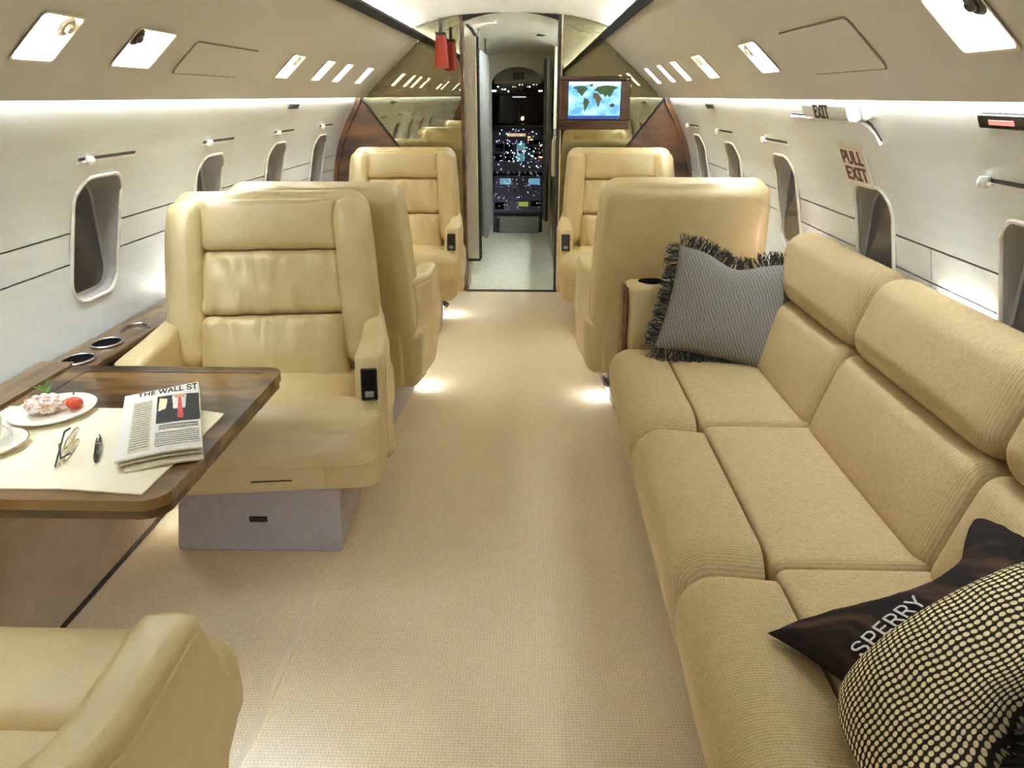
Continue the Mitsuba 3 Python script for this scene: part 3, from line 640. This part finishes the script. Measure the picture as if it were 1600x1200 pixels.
def club_chair(x, y, rz, label, ctrl, facing, rz_base=None):
    k = thing('club_chair', label, 'chair', 'cream leather club chairs')
    tb = T().translate([x, y, 0]).rotate([0, 0, 1], rz if rz_base is None else rz_base); t = T().translate([x, y, 0]).rotate([0, 0, 1], rz)
    seen = {}
    for n, d in CP:
        key = f'{k}__{n}'
        if key in scene: key = numbered(key)
        scene[key] = {**d, 'to_world': tb if n.startswith('pedestal') else t}
    labels[f'{k}__pedestal'] = {'label': 'taupe carpeted pedestal'}
    if ctrl:
        n0 = f'{k}__armrest' if ctrl < 0 else f'{k}__armrest_001'
        cp = place(rbox((.048, .095, .012), .005, 1, 2), (ctrl * .345, -.253, .55), (1, 0, 0), (0, .075 / .19 * .6, 1))
        scene[n0 + '__control_panel'] = {**mikit.ply(cp, 'm_gloss_black', 30), 'to_world': t}
        labels[n0 + '__control_panel'] = {'label': 'black control panel set in the front of the armrest'}
        for j in range(2):
            bt = place(rbox((.03, .022, .008), .003, 1, 1), (ctrl * .345, -.262 + .012 * j, .522 + .045 * j), (1, 0, 0), (0, .2, 1))
            scene[n0 + '__button' + ('_001' if j else '')] = {**mikit.ply(bt, 'm_grey', 30), 'to_world': t}
    return k
club_chair(-.850, 2.30, 7, 'wide cream leather club chair at the wooden table facing the camera, wrinkled back pads', 1, 'aft', 0)
club_chair(-.83, 3.30, 180, 'cream leather club chair seen from behind, back to back with the chair at the table', 0, 'fwd')
club_chair(-.82, 4.68, 0, 'far cream leather club chair left of the aisle by the doorway, facing the camera', 1, 'aft')
club_chair(.53, 4.68, 0, 'far cream leather club chair right of the aisle below the television, facing the camera', -1, 'aft')
club_chair(.60, 3.50, 180, 'cream leather club chair with its broad back towards the sofa and the grey cushion', 0, 'fwd')
fch = club_chair(-.878, .742, 180, 'nearest cream leather club chair, cut off by the bottom left corner, facing the table', 0, 'fwd')

fr = edit(rbox((.60, .25, .20), .075, (18, 12, 4), 5, (0, -.235, .395)), T_shape)
re = rbox((.60, .36, .16), .05, (30, 18, 4), 4, (0, .055, .372)); re = puff(re, 2, .02, np.array([0, .06, .37]), .30, .18)
re = edit(re, lambda v: wr(v, 2, .016, (v[:, 2] > .40) * 1.0, 20, 2, 3))
t_ = T().translate([-.878, .742, 0]).rotate([0, 0, 1], 180)
scene[fch + '__seat_cushion'] = {**mikit.ply(re, 'm_leather', True), 'to_world': t_}
scene[fch + '__front_roll'] = {**mikit.ply(fr, 'm_leather', True), 'to_world': t_}

# ------------------------------------------------------------------ sofa on the right
sofa = thing('sofa', 'long beige ribbed fabric sofa with three seats along the right wall', 'sofa')
ye = [.635, 1.375, 2.105, 2.865]
add(sofa, 'base', box(.375, 1.0, .55, 2.88, .05, .36, .02, 2), 'm_sofa')
add(sofa, 'plinth', box(.42, 1.0, .56, 2.86, .0, .07, .01), 'm_dark')
for i in range(3):
    y0, y1 = ye[i], ye[i + 1]; c, Ln = (y0 + y1) / 2, y1 - y0 - .004
    b = rbox((.32, Ln, .345), .085, (10, 16, 8), 6, (.4525, c, .2675))
    b = edit(b, lambda v: np.c_[np.where(v[:, 0] > .494, .494 + (v[:, 0] - .494) * .03, v[:, 0]), v[:, 1], v[:, 2]])
    b = edit(b, lambda v: np.c_[v[:, 0] + .062 * np.clip((.36 - v[:, 2]) / .27, 0, 1) ** 1.3 * (v[:, 0] < .45), v[:, 1], v[:, 2] - .008 * np.clip((v[:, 0] - .40) / .09, 0, 1)])
    add(sofa, 'front_bolster', b, 'm_sofa', True)
    s = rbox((.355, Ln - .004, .16), .022, (10, 14, 3), 3, (.682, c, .35)); s = puff(s, 2, .014, np.array([.682, c, .35]), .19, Ln / 2)
    add(sofa, 'seat_cushion', s, 'm_sofa', True)
    # back cushions in the leaned frame: origin at the crease
    def LB(m, o, ang):
        a = math.radians(ang); v = np.array(m.vertices); x, z = v[:, 0].copy(), v[:, 2].copy()
        v[:, 0] = o[0] + x * math.cos(a) + z * math.sin(a); v[:, 2] = o[1] - x * math.sin(a) + z * math.cos(a); m.vertices = v; return m
    lo = rbox((.17, Ln, .285), .05, (4, 16, 8), 4, (.07, c, .125)); lo = puff(lo, 0, .022, np.array([.07, c, .125]), Ln / 2, .15, -1)
    add(sofa, 'back_cushion', LB(lo, (.815, .415), 18), 'm_sofa', True)
    hi = rbox((.150, Ln, .245), .073, (4, 16, 4), 6, (.0575, c, .385)); hi = puff(hi, 0, .018, np.array([.0575, c, .385]), Ln / 2, .12, -1)
    add(sofa, 'head_roll', LB(hi, (.805, .415), 18), 'm_sofa', True)
add(sofa, 'back_frame', box(.97, 1.045, .60, 2.87, .30, .74, .02, 2), 'm_sofa')
ar = rbox((.56, .115, .30), .03, (6, 3, 4), 4, (.648, 2.936, .52))
ar = edit(ar, lambda v: np.c_[v[:, 0] - .012 * np.clip((v[:, 2] - .6) / .05, 0, 1) * (v[:, 0] < .42), v[:, 1], v[:, 2]])
add(sofa, 'arm', ar, 'm_leather', True, label='cream far arm of the sofa')
hole = lathe([(0, .0015), (.030, .0015), (.034, .002), (.040, .004), (.043, .0015), (.043, -.004)], 24, (.455, 2.93, .671), (1.15, .85, 1))
add(sofa, 'arm__cup_holder', hole, 'm_matt_black', label='black oval cup holder in the arm')
add(sofa, 'arm_side', box(.345, .366, 2.885, 2.985, .30, .655, .006, 2), 'm_wood', label='dark wood end face of the arm')

# ------------------------------------------------------------------ cushions
def pillow(w, h, t, n=44, pinch=.07, chop=0, cw=.38, seed=0, wrk=.004, rnd_=0, chop2=0):
    u = np.linspace(-1, 1, n); u = np.sign(u) * np.abs(u) ** .9
    U, V = np.meshgrid(u, u, indexing='ij')
    x = U * w / 2 * (1 - pinch * (1 - V ** 2) * np.abs(U)); y = V * h / 2 * (1 - pinch * (1 - U ** 2) * np.abs(V))
    x, y = x * np.sqrt(1 - rnd_ * V ** 2), y * np.sqrt(1 - rnd_ * U ** 2)
    y = y - chop * np.exp(-(U / cw) ** 2) * np.clip(V, 0, 1) ** 2
    y = y + chop2 * np.exp(-((U - .1) / .6) ** 2) * np.clip(-V, 0, 1) ** 2
    z = t / 2 * np.clip((1 - np.abs(U) ** 2.4) * (1 - np.abs(V) ** 2.4), 0, 1) ** .5
    wv = (meshkit.fbm(np.stack([x * 16, y * 16, 0 * x], -1), 3, seed) - .5) * wrk * 2 * (z > 1e-4)
    a = np.stack([x, y, z + wv], -1).reshape(-1, 3); b = np.stack([x, y, -z], -1).reshape(-1, 3)
    f = quads(0, n, n); m = tm(np.vstack([a, b]), np.vstack([f, f[:, ::-1] + n * n]))
    uv = np.stack([U * w / 2, V * h / 2], -1).reshape(-1, 2)
    per = np.concatenate([np.stack([x, y], -1)[:, 0], np.stack([x, y], -1)[-1, 1:], np.stack([x, y], -1)[::-1, -1][1:], np.stack([x, y], -1)[0, ::-1][1:-1]])
    return m, np.vstack([uv, uv]), per
def fringe(per, N, ln, r, seed, keep=None, up=(-.35, .45)):
    rn = np.random.RandomState(seed); P = np.vstack([per, per[:1]]); L_ = np.r_[0, np.cumsum(np.linalg.norm(np.diff(P, axis=0), axis=1))]
    out = []
    cen = per.mean(0)
    for s in np.sort(rn.rand(N)) * L_[-1]:
        a = np.array([np.interp(s, L_, P[:, 0]), np.interp(s, L_, P[:, 1])])
        b = np.array([np.interp((s + .01) % L_[-1], L_, P[:, 0]), np.interp((s + .01) % L_[-1], L_, P[:, 1])]) - a
        if keep and not keep(a[None])[0]: continue
        nn = np.array([b[1], -b[0]]); nn /= np.linalg.norm(nn) + 1e-9
        if nn @ (a - cen) < 0: nn = -nn
        tg = np.array([-nn[1], nn[0]]); l = ln * rn.uniform(.7, 1.15); k = rn.uniform(-.5, .5); zz = rn.uniform(*up)
        p0 = np.r_[a - nn * .004, rn.uniform(-.004, .004)]; p1 = np.r_[a + nn * l * .5 + tg * l * k * .3, zz * l * .5]; p2 = np.r_[a + nn * l * .95 + tg * l * k, zz * l]
        out.append(tube([p0, p1, p2], r, 3, False))
    return cat(out)
def cushion(name, label, dims, o, ex, ey, m, fr=None, keep=None, up=(-.35, .45), **kw):
    k = thing(name, label, 'cushion'); pm, uv, per = pillow(*dims, **kw)
    add(k, 'cover', place(pm, o, ex, ey), m, True, uv=uv)
    if fr:
        N, ln, r, mt, seed = fr; kk = add(k, 'fringe', place(fringe(per, N, ln, r, seed, keep, up), o, ex, ey), mt, False); labels[kk] = {'kind': 'stuff', 'label': 'shaggy fringe around the edge'}
        kk = add(k, 'fringe', place(fringe(per, N // 7, ln * .9, r, seed + 1, keep, up), o, ex, ey), 'm_fringe_mix', False); labels[kk] = {'kind': 'stuff', 'label': 'paler strands of the fringe'}
    return k
cushion('grey_cushion', 'grey striped cushion with dark fringe leaning on the far end of the sofa', (.45, .40, .15), (.705, 2.722, .622), (.40, -.13, -.05), (.10, .30, .62), 'm_grey_pillow', (950, .046, .0016, 'm_fringe_dark', 3), chop=.045, seed=2)
bo, bx_, by_ = np.array([.752, 1.040, .540]), (.87, .42, .25), (-.41, .907, -.09)
bc = cushion('black_cushion', 'dark brown velvet cushion with silver lettering, tucked behind the woven cushion', (.55, .46, .13), bo, bx_, by_, 'm_velvet', chop=.115, cw=.55, seed=5, wrk=.006)
tx = flat_text('SPERRY', .028, .0015); v = np.array(tx.vertices); v[:, 0] -= .232; v[:, 1] += .05
v[:, 2] += .065 * (np.clip((1 - (v[:, 0] / .275) ** 2) * (1 - np.abs(v[:, 1] / .23) ** 2.4), 0, 1)) ** .5 + .007
add(bc, 'lettering', place(tm(v, tx.faces), bo, bx_, by_), 'm_thread', False, label='silver embroidered lettering')
wc = cushion('woven_cushion', 'large black and cream woven check cushion with fringe in the bottom right corner', (.50, .30, .25), (.652, .842, .588), (.78, -.01, .63), (-.08, .99, .12), 'm_woven', (1300, .085, .0019, 'm_fringe_dark', 8), seed=7, rnd_=.35, chop2=.10, keep=lambda p: (p[:, 1] < -.02) & (p[:, 0] > -.08), up=(.3, 1.3))

# ------------------------------------------------------------------ side ledge and table on the left
lg = thing('side_ledge', 'long wooden side ledge with cup holders under the left windows', 'ledge')
add(lg, 'top', box(CX - 1.240, -1.242, 1.25, Y1 - .04, .598, .622, .006, 2), 'm_ledge')
add(lg, 'lid', box(CX - 1.240, -1.30, 1.26, 2.03, .618, .634, .005, 2), 'm_ledge')
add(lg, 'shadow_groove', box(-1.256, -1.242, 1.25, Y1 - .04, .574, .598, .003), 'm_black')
add(lg, 'rim', box(-1.254, -1.240, 1.25, Y1 - .04, .604, .626, .005, 2), 'm_wood')
for y in (2.23, 2.07):
    add(lg, 'cup_holder', lathe([(0, .0022), (.036, .0022), (.038, .004), (.044, .006), (.046, .003), (.046, -.004)], 28, (-1.315, y, .6215), (.9, 1.15, 1)), 'm_matt_black')
    a = np.linspace(0, 2 * math.pi, 25); add(lg, 'cup_ring', tube(np.c_[-1.315 + .042 * np.cos(a), y + .053 * np.sin(a), np.full(25, .627)], .004, 6, False), 'm_chrome')
a = np.linspace(.3, math.pi * 1.25, 16)
add(lg, 'pull_ring', tube(np.c_[-1.305 + .038 * np.cos(a), 2.39 + .055 * np.sin(a), np.full(16, .628)], .005, 6), 'm_chrome')

tb = thing('folding_table', 'glossy dark wood folding table with rounded corner, laid with a cream mat', 'table')
TZ = .665
tx0, tx1, ty0, ty1 = -1.212, -.655, 1.185, 1.905
out = Polygon(rrect((tx0 + tx1) / 2, (ty0 + ty1) / 2, (tx1 - tx0) / 2, (ty1 - ty0) / 2, .05, 10)).union(sbox(tx0, ty0, tx0 + .1, ty1))
inn = out.buffer(-.045)
def slabz(poly, z0, z1):
    gs = getattr(poly, 'geoms', [poly]); ms = []
    for g_ in gs:
        m = prism(g_, z1 - z0); m.vertices = m.vertices + np.array([0, 0, z0]); ms.append(m)
    return cat(ms)
mid = 1.545
add(tb, 'leaf', slabz(inn.intersection(sbox(-3, 0, 3, mid - .0015)), TZ - .022, TZ), 'm_table', False)
add(tb, 'leaf', slabz(inn.intersection(sbox(-3, mid + .0015, 3, 9)), TZ - .022, TZ), 'm_table', False)
add(tb, 'edge_band', slabz(out.difference(inn.buffer(.0012)), TZ - .020, TZ + .001), 'm_table', False)
add(tb, 'underside', slabz(out.buffer(-.006), TZ - .040, TZ - .021), 'm_wood', False)
add(tb, 'support_arm', cat([box(-1.215, -.95, 1.30, 1.34, .585, .627, .006), box(-1.215, -.95, 1.74, 1.78, .585, .627, .006)]), 'm_dark')
mt = Polygon([(-1.205, 1.215), (-.86, 1.222), (-.70, 1.205), (-.693, 1.58), (-.76, 1.60), (-1.205, 1.61)])
pm = slabz(mt, TZ + .0015, TZ + .0045)
single('table_mat', pm, 'm_mat', 'cream paper mat spread over the folding table', 'mat', smooth=False)
MZ = TZ + .0046
pl = thing('dessert_plate', 'white oval plate holding a pastry and strawberry at the back of the table mat', 'plate')
add(pl, 'dish', lathe([(0, .004), (.045, .004), (.058, .007), (.083, .015), (.086, .014), (.084, .011), (.06, .002), (.05, 0), (0, 0)], 40, (-1.075, 1.567, MZ), (1.0, 1.15, 1)), 'm_china', True)
def shell(o):
    vs = []
    m = trimesh.creation.icosphere(4, 1.0); v = np.array(m.vertices)
    rr = 1 + .085 * np.sin(v[:, 0] * 15 + v[:, 1] * 4)
    v = v * rr[:, None] * np.array([.043, .030, .022]); v[:, 0] += 0; m.vertices = v + np.array(o); return m
single('pastry', edit(shell((0, 0, 0)), lambda v: (v @ np.array([[math.cos(.5), math.sin(.5), 0], [-math.sin(.5), math.cos(.5), 0], [0, 0, 1]])) + np.array([-1.088, 1.562, MZ + .026])), 'm_pastry', 'ridged sugar-dusted pastry on the oval plate', 'pastry', smooth=True)
bs = trimesh.creation.icosphere(3, 1.0); v = np.array(bs.vertices); v[:, :2] *= (1 - .32 * np.clip(v[:, 2:], -1, 1)); bs.vertices = v * np.array([.017, .013, .022])
st = thing('strawberry', 'cut red strawberry lying beside the pastry on the oval plate', 'strawberry')
add(st, 'flesh', place(bs, (-1.038, 1.585, MZ + .020), (1, .2, 0), (0, .4, 1)), 'm_berry', True)
add(st, 'stalk', tube([(-1.036, 1.588, MZ + .038), (-1.035, 1.592, MZ + .046)], .002, 5), 'm_mint')
mi_ = thing('mint_sprig', 'small green mint sprig standing behind the pastry', 'herb')
lf = tm([(0, 0, 0), (.007, .012, .004), (0, .030, .001), (-.007, .012, .004), (0, .013, -.001)], [[0, 1, 4], [1, 2, 4], [2, 3, 4], [3, 0, 4]])
for i in range(6):
    an = i * 1.05; add(mi_, 'leaf', place(lf, (-1.108, 1.60, MZ + .032 + .004 * i), (math.cos(an), math.sin(an), 0), (-math.sin(an), math.cos(an), .5 + .1 * i)), 'm_mint', False)
add(mi_, 'stem', tube([(-1.105, 1.595, MZ + .008), (-1.107, 1.60, MZ + .032), (-1.108, 1.601, MZ + .055)], .0018, 5), 'm_mint')
sc = thing('saucer', 'white saucer with a gold rim under the coffee cup at the left edge', 'saucer')
so = (-1.108, 1.382, MZ)
add(sc, 'dish', lathe([(0, .004), (.03, .004), (.04, .006), (.078, .014), (.081, .013), (.079, .011), (.045, .002), (.036, 0), (0, 0)], 40, so), 'm_china', True)
a = np.linspace(0, 2 * math.pi, 41); add(sc, 'gold_rim', tube(np.c_[so[0] + .0795 * np.cos(a), so[1] + .0795 * np.sin(a), np.full(41, MZ + .014)], .0011, 5, False), 'm_brass')
cu = thing('coffee_cup', 'white coffee cup with black coffee cut off by the left edge', 'cup')
add(cu, 'bowl', lathe([(0, .006), (.018, .006), (.03, .018), (.036, .036), (.039, .056), (.0405, .056), (.0385, .034), (.032, .014), (.02, .002), (.019, 0), (0, 0)], 36, (so[0], so[1], MZ + .0042)), 'm_china', True)
add(cu, 'coffee', lathe([(0, .046), (.0372, .046)], 28, (so[0], so[1], MZ + .0042)), 'm_coffee', False)
add(cu, 'handle', tube([(so[0] + .036 * math.cos(t) * 0 + .037 + .018 * math.sin(t), so[1] + .01, MZ + .034 + .016 * math.cos(t)) for t in np.linspace(.1, 3.0, 10)], .0035, 6), 'm_china')
gl = thing('eyeglasses', 'folded wire-rimmed eyeglasses lying on the table mat', 'eyeglasses')
gA, gB = np.array([-.953, 1.428, 0]), np.array([-.886, 1.312, 0]); gd = (gB - gA) / np.linalg.norm(gB - gA); gn = np.array([-gd[1], gd[0], 0])
for i, t in enumerate((.27, .76)):
    c = gA + (gB - gA) * t; a = np.linspace(0, 2 * math.pi, 25)
    P_ = c + np.cos(a)[:, None] * gd * .024 + np.sin(a)[:, None] * gn * .004 + np.c_[0 * a, 0 * a, MZ + .020 + .018 * np.sin(a)]
    P_[:, :2] += (gn[:2] * (.012 * np.sin(a))[:, None])
    add(gl, 'rim', tube(P_, .0015, 6, False), 'm_brass'); add(gl, 'lens', tm(np.vstack([P_[:-1], P_[:-1].mean(0)]), [[j, (j + 1) % 24, 24] for j in range(24)]), 'm_lensglass', False)
add(gl, 'bridge', tube([gA + (gB - gA) * .45 + [0, 0, MZ + .026], gA + (gB - gA) * .52 + [0, 0, MZ + .030], gA + (gB - gA) * .58 + [0, 0, MZ + .026]], .0016, 6), 'm_brass')
add(gl, 'temple', tube([gA + [0, 0, MZ + .028], gA - gn * .012 + [0, 0, MZ + .022], gB - gn * .030 + [0, 0, MZ + .006]], .0019, 6), 'm_dark')
add(gl, 'temple', tube([gB + [0, 0, MZ + .028], gB - gn * .018 + [0, 0, MZ + .020], gA - gn * .024 + gd * .02 + [0, 0, MZ + .005]], .0019, 6), 'm_dark')
pn = thing('fountain_pen', 'black pen with chrome bands lying beside the eyeglasses', 'pen')
pA, pB = np.array([-.845, 1.318, MZ + .0062]), np.array([-.903, 1.442, MZ + .0062])
tp = lambda a, b, r: tube([pA + (pB - pA) * t for t in np.linspace(a, b, len(r))], r, 10)
add(pn, 'barrel', tp(0, .55, [.002, .0052, .006, .006, .006]), 'm_gloss_black'); add(pn, 'cap', tp(.57, 1, [.0064, .0064, .006, .0045, .001]), 'm_gloss_black')
add(pn, 'band', tp(.55, .575, [.0068, .0068]), 'm_chrome'); add(pn, 'clip', tube([pA + (pB - pA) * .93 + [0, 0, .006], pA + (pB - pA) * .62 + [0, 0, .0075]], .0011, 5), 'm_chrome')

# newspaper: folded sheets, gently bowed, with print laid on top
nw = thing('newspaper', 'folded newspaper with a colour photograph on the right of the table mat', 'newspaper')
nO, nX, nY = np.array([-.790, 1.300, MZ]), np.array([.135, .070, 0]), np.array([-.137, .318, 0])   # near-left corner, towards near-right, towards far-left
NW, NH = np.linalg.norm(nX), np.linalg.norm(nY)
def bow(u, v, lift): return .010 + lift + .012 * np.clip(v, 0, 2) ** 1.5 + .016 * np.clip((v - .80) / .2, 0, 1) ** 2 * np.clip((u - .5) / .5, 0, 1) + .004 * np.sin(u * math.pi)
def sheet(u0, u1, v0, v1, lift, t, n=14):
    U, V = np.meshgrid(np.linspace(u0, u1, n), np.linspace(v0, v1, n), indexing='ij')
    p = nO + U[..., None] * nX + V[..., None] * nY; z = bow(U, V, lift)
    a = p.copy(); a[..., 2] += z; b = p.copy(); b[..., 2] += z - t
    f = quads(0, n, n); m = tm(np.vstack([a.reshape(-1, 3), b.reshape(-1, 3)]), np.vstack([f, f[:, ::-1] + n * n]))
    e = np.r_[np.arange(n) * n, (n - 1) * n + np.arange(1, n), (np.arange(n - 1)[::-1]) * n + n - 1, np.arange(1, n - 1)[::-1]]
    side = [[e[i], e[(i + 1) % len(e)], e[(i + 1) % len(e)] + n * n] for i in range(len(e))] + [[e[i], e[(i + 1) % len(e)] + n * n, e[i] + n * n] for i in range(len(e))]
    return tm(m.vertices, np.vstack([m.faces, np.array(side)]))
for i, (o_, m_) in enumerate(((-.008, 'm_pulp'), (.0, 'm_pulp'), (.009, 'm_paper'))):
    add(nw, 'sheet', sheet(.02 - .03 * i + .05 * (i == 0), 1.0, -.01 + .03 * (2 - i) * (-1 if i == 0 else 0), 1 - .02 * i, o_, .0035), m_, False)
def print_on(mesh2d, mtl, name, lift=.0095, **k):     # mesh in (u, v) sheet units
    v = np.array(mesh2d.vertices); u, w, h = v[:, 0], v[:, 1], v[:, 2]
    p = nO + u[:, None] * nX + w[:, None] * nY; p[:, 2] += bow(u, w, lift) + h
    add(nw, name, tm(p, mesh2d.faces), mtl, False, **k)
def patch(pts, h=.0002):
    g_ = Polygon(pts); ms = []
    x0, y0, x1, y1 = g_.bounds
    for a, c in [(a, c) for a in np.linspace(y0, y1, 6)[:-1] for c in np.linspace(x0, x1, 6)[:-1]]:
        q = g_.intersection(sbox(c, a, c + (x1 - x0) / 5, a + (y1 - y0) / 5))
        if q.geom_type == 'Polygon' and q.area > 1e-9: ms.append(prism(q, h))
    return cat(ms)
tx = flat_text('THE WALL ST', 1.0, .0002, True); v = np.array(tx.vertices); w_ = v[:, 0].max(); tx.vertices = np.c_[.14 + v[:, 0] / w_ * .84, .885 + v[:, 1] * .062, v[:, 2]]
print_on(tx, 'm_ink', 'masthead')
print_on(patch([(.10, .05), (.36, .05), (.36, .80), (.10, .80)]), 'm_pulp', 'text_column')
for i in range(20): print_on(patch([(.12, .09 + .035 * i), (.34, .09 + .035 * i), (.34, .104 + .035 * i), (.12, .104 + .035 * i)], .0003), 'm_inkgrey', 'text_line')
print_on(patch([(.42, .40), (.99, .40), (.99, .83), (.42, .83)]), 'm_ink', 'photo')
print_on(patch([(.64, .60), (.80, .60), (.82, .82), (.62, .82)], .0003), 'm_paper', 'photo_shirt')
print_on(patch([(.695, .46), (.765, .43), (.775, .50), (.745, .78), (.705, .78)], .0004), 'm_red', 'photo_tie')
print_on(patch([(.66, .775), (.79, .775), (.80, .83), (.65, .83)], .0004), 'm_skin', 'photo_face')
print_on(patch([(.44, .58), (.54, .62), (.56, .78), (.45, .80)], .0003), 'm_brass', 'photo_face')
for i in range(2): print_on(patch([(.46, .345 - .04 * i), (.96, .345 - .04 * i), (.96, .37 - .04 * i), (.46, .37 - .04 * i)], .0003), 'm_inkgrey', 'headline')
for i in range(7): print_on(patch([(.42, .07 + .03 * i), (.97, .07 + .03 * i), (.97, .08 + .03 * i), (.42, .08 + .03 * i)], .0003), 'm_inkgrey', 'text_line')

# ------------------------------------------------------------------ signs on the right wall
def on_wall(s, y, z, off=0.0):   # local frame on the wall: x along reading direction, y up the wall, z into the cabin
    dz = .002; a = np.array([CX + s * W_(z - dz), 0, z - dz]); b = np.array([CX + s * W_(z + dz), 0, z + dz]); up = (b - a) / np.linalg.norm(b - a)
    ex = np.array([0, -1.0 * s, 0]) * 1.0; n_ = np.cross(ex, up)
    o = np.array([CX + s * W_(z), y, z]) + n_ * off
    return o, ex, up
ex_ = thing('exit_sign', 'cream exit light box with dark letters at the top of the right wall', 'sign')
o, a, b = on_wall(1, 2.46, 1.306, .012)
add(ex_, 'box', place(rbox((.50, .05, .03), .012, 2, 3), o, a, b), 'm_overhead')
add(ex_, 'text', place(edit(flat_text('EXIT', .04, .002, True), lambda v: np.c_[v[:, 0] - .13, v[:, 1] - .02, v[:, 2] + .0155]), o, a, b), 'm_dark', False, label='dark letters reading EXIT')
k = add(ex_, 'lamp', place(rbox((.05, .05, .02), .01, 1, 2), o + a * .20 - np.array([.02, 0, .004]), a, b), 'm_white'); scene[k]['emitter'] = E(COOL, 2.5, .6)
k = thing('exit_hatch_edge', 'curved cream edge moulding of the emergency exit hatch below the exit sign', 'moulding')
hy = np.r_[np.linspace(2.92, 2.32, 10), 2.27, 2.245, 2.23, 2.222]; hz = np.r_[np.full(10, 1.272), 1.266, 1.255, 1.237, 1.215]
P_ = np.c_[CX + W_(hz) - .004, hy, hz]
add(k, 'bead', tube(P_, .007, 8), 'm_white')
add(k, 'gap', tube(np.c_[CX + W_(hz + .011) - .000, hy - .003, hz + .011], .004, 6), 'm_dark')
pe = thing('pull_exit_placard', 'white placard with dark lettering above the second right window', 'sign')
o, a, b = on_wall(1, 2.475, 1.143, .004)
add(pe, 'plate', place(rbox((.195, .128, .008), .004, 1, 1), o, a, b), 'm_white')
for q_ in (.062, -.062): add(pe, 'edge', place(rbox((.195, .012, .012), .004, 1, 1, (0, q_, .002)), o, a, b), 'm_cream')
for i, t in enumerate(('PULL', 'EXIT')):
    tx = flat_text(t, .042, .002, True); v = np.array(tx.vertices); w_ = v[:, 0].max(); tx.vertices = np.c_[(v[:, 0] / w_ - .5) * .165, v[:, 1] + .006 - .054 * i, v[:, 2] + .004]
    add(pe, 'text', place(tx, o, a, b), 'm_maroon', False, label=f'letters reading {t}')
ns = thing('lit_notice_sign', 'black strip sign with a small red lit legend at the top right', 'sign')
o, a, b = on_wall(1, 1.35, 1.298, .008)
add(ns, 'box', place(rbox((.62, .028, .016), .004, 1, 1), o, a, b), 'm_gloss_black')
k = add(ns, 'red_legend', place(rbox((.085, .010, .002), .001, 1, 1, (-.225, 0, .0085)), o, a, b), 'm_red'); scene[k]['emitter'] = E((1, .25, .2), .8, .2)
add(ns, 'grey_legend', place(rbox((.16, .008, .002), .001, 1, 1, (-.06, 0, .0085)), o, a, b), 'm_panel_grey')
for s, y, nm in ((-1, 4.08, 'left'), (1, 4.25, 'right')):
    o, a, b = on_wall(s, y, 1.294, .006)
    single('small_notice', place(rbox((.15, .026, .008), .003, 1, 1), o, a, b), 'm_dark', f'tiny dark notice at the top of the {nm} window wall', 'sign', 'small dark notices')

# ------------------------------------------------------------------ low accent and floor lamps
def lamp(name, label, o, n, up, w, h, rgb_, s, wt=1.5):
    k = thing(name, label, 'lamp', None); n = np.array(n, float); n /= np.linalg.norm(n)
    ex = np.cross(up, n); 
    add(k, 'housing', place(rbox((w + .008, h + .008, .012), .004, 1, 2, (0, 0, -.0065)), o, ex, np.cross(n, ex)), 'm_grey')
    m = place(tm([(-w / 2, -h / 2, 0), (w / 2, -h / 2, 0), (w / 2, h / 2, 0), (-w / 2, h / 2, 0)], [[0, 1, 2], [0, 2, 3]]), o, ex, np.cross(n, ex))
    kk = add(k, 'lens', m, 'm_white', False); scene[kk]['emitter'] = E(rgb_, s, wt)
lamp('floor_lamp', 'low aisle lamp at the foot of the rear-facing chair near the sofa', (.342, 3.42, .07), (-1, 0, -1.3), (0, 0, 1), .09, .025, WHITE, SPOT)
lamp('floor_lamp', 'low aisle lamp at the foot of the chair behind the table chair', (-.554, 3.52, .07), (1, .9, -1.5), (0, 0, 1), .09, .025, WHITE, SPOT)
lamp('floor_lamp', 'low aisle lamp at the foot of the far left chair', (-.568, 4.85, .07), (1, .5, -1.4), (0, 0, 1), .09, .025, WHITE, SPOT)
lamp('floor_lamp', 'low lamp on the wall panel behind the table chair pedestal', (-1.235, 2.25, .16), (1, 0, -.8), (0, 0, 1), .09, .025, WARM, SPOT)
lamp('floor_lamp', 'low aisle lamp at the foot of the nearest chair', (-.60, 1.055, .16), (.5, 1, -.8), (0, 0, 1), .12, .04, COOL, SPOT * 1.6)
lamp('wall_accent_lamp', 'small lamp behind the sofa back lighting the right wall', (1.0765, 1.90, .846), (.15, 0, .97), (1, 0, 0), .26, .008, COOL, SPOT * 1.0)
lamp('wall_accent_lamp', 'small rosy lamp behind the far end of the sofa lighting the chair back', (.99, 2.925, .735), (-.1, .8, .7), (1, 0, 0), .10, .03, (1.0, .72, .66), SPOT * .3)
lamp('wall_accent_lamp', 'small lamp on the ledge behind the table chair lighting the left wall', (-1.31, 2.92, .640), (-.3, 0, 1), (1, 0, 0), .10, .025, WARM, SPOT * .7)

for k in [k for k in scene if k.endswith('__')]: del scene[k]
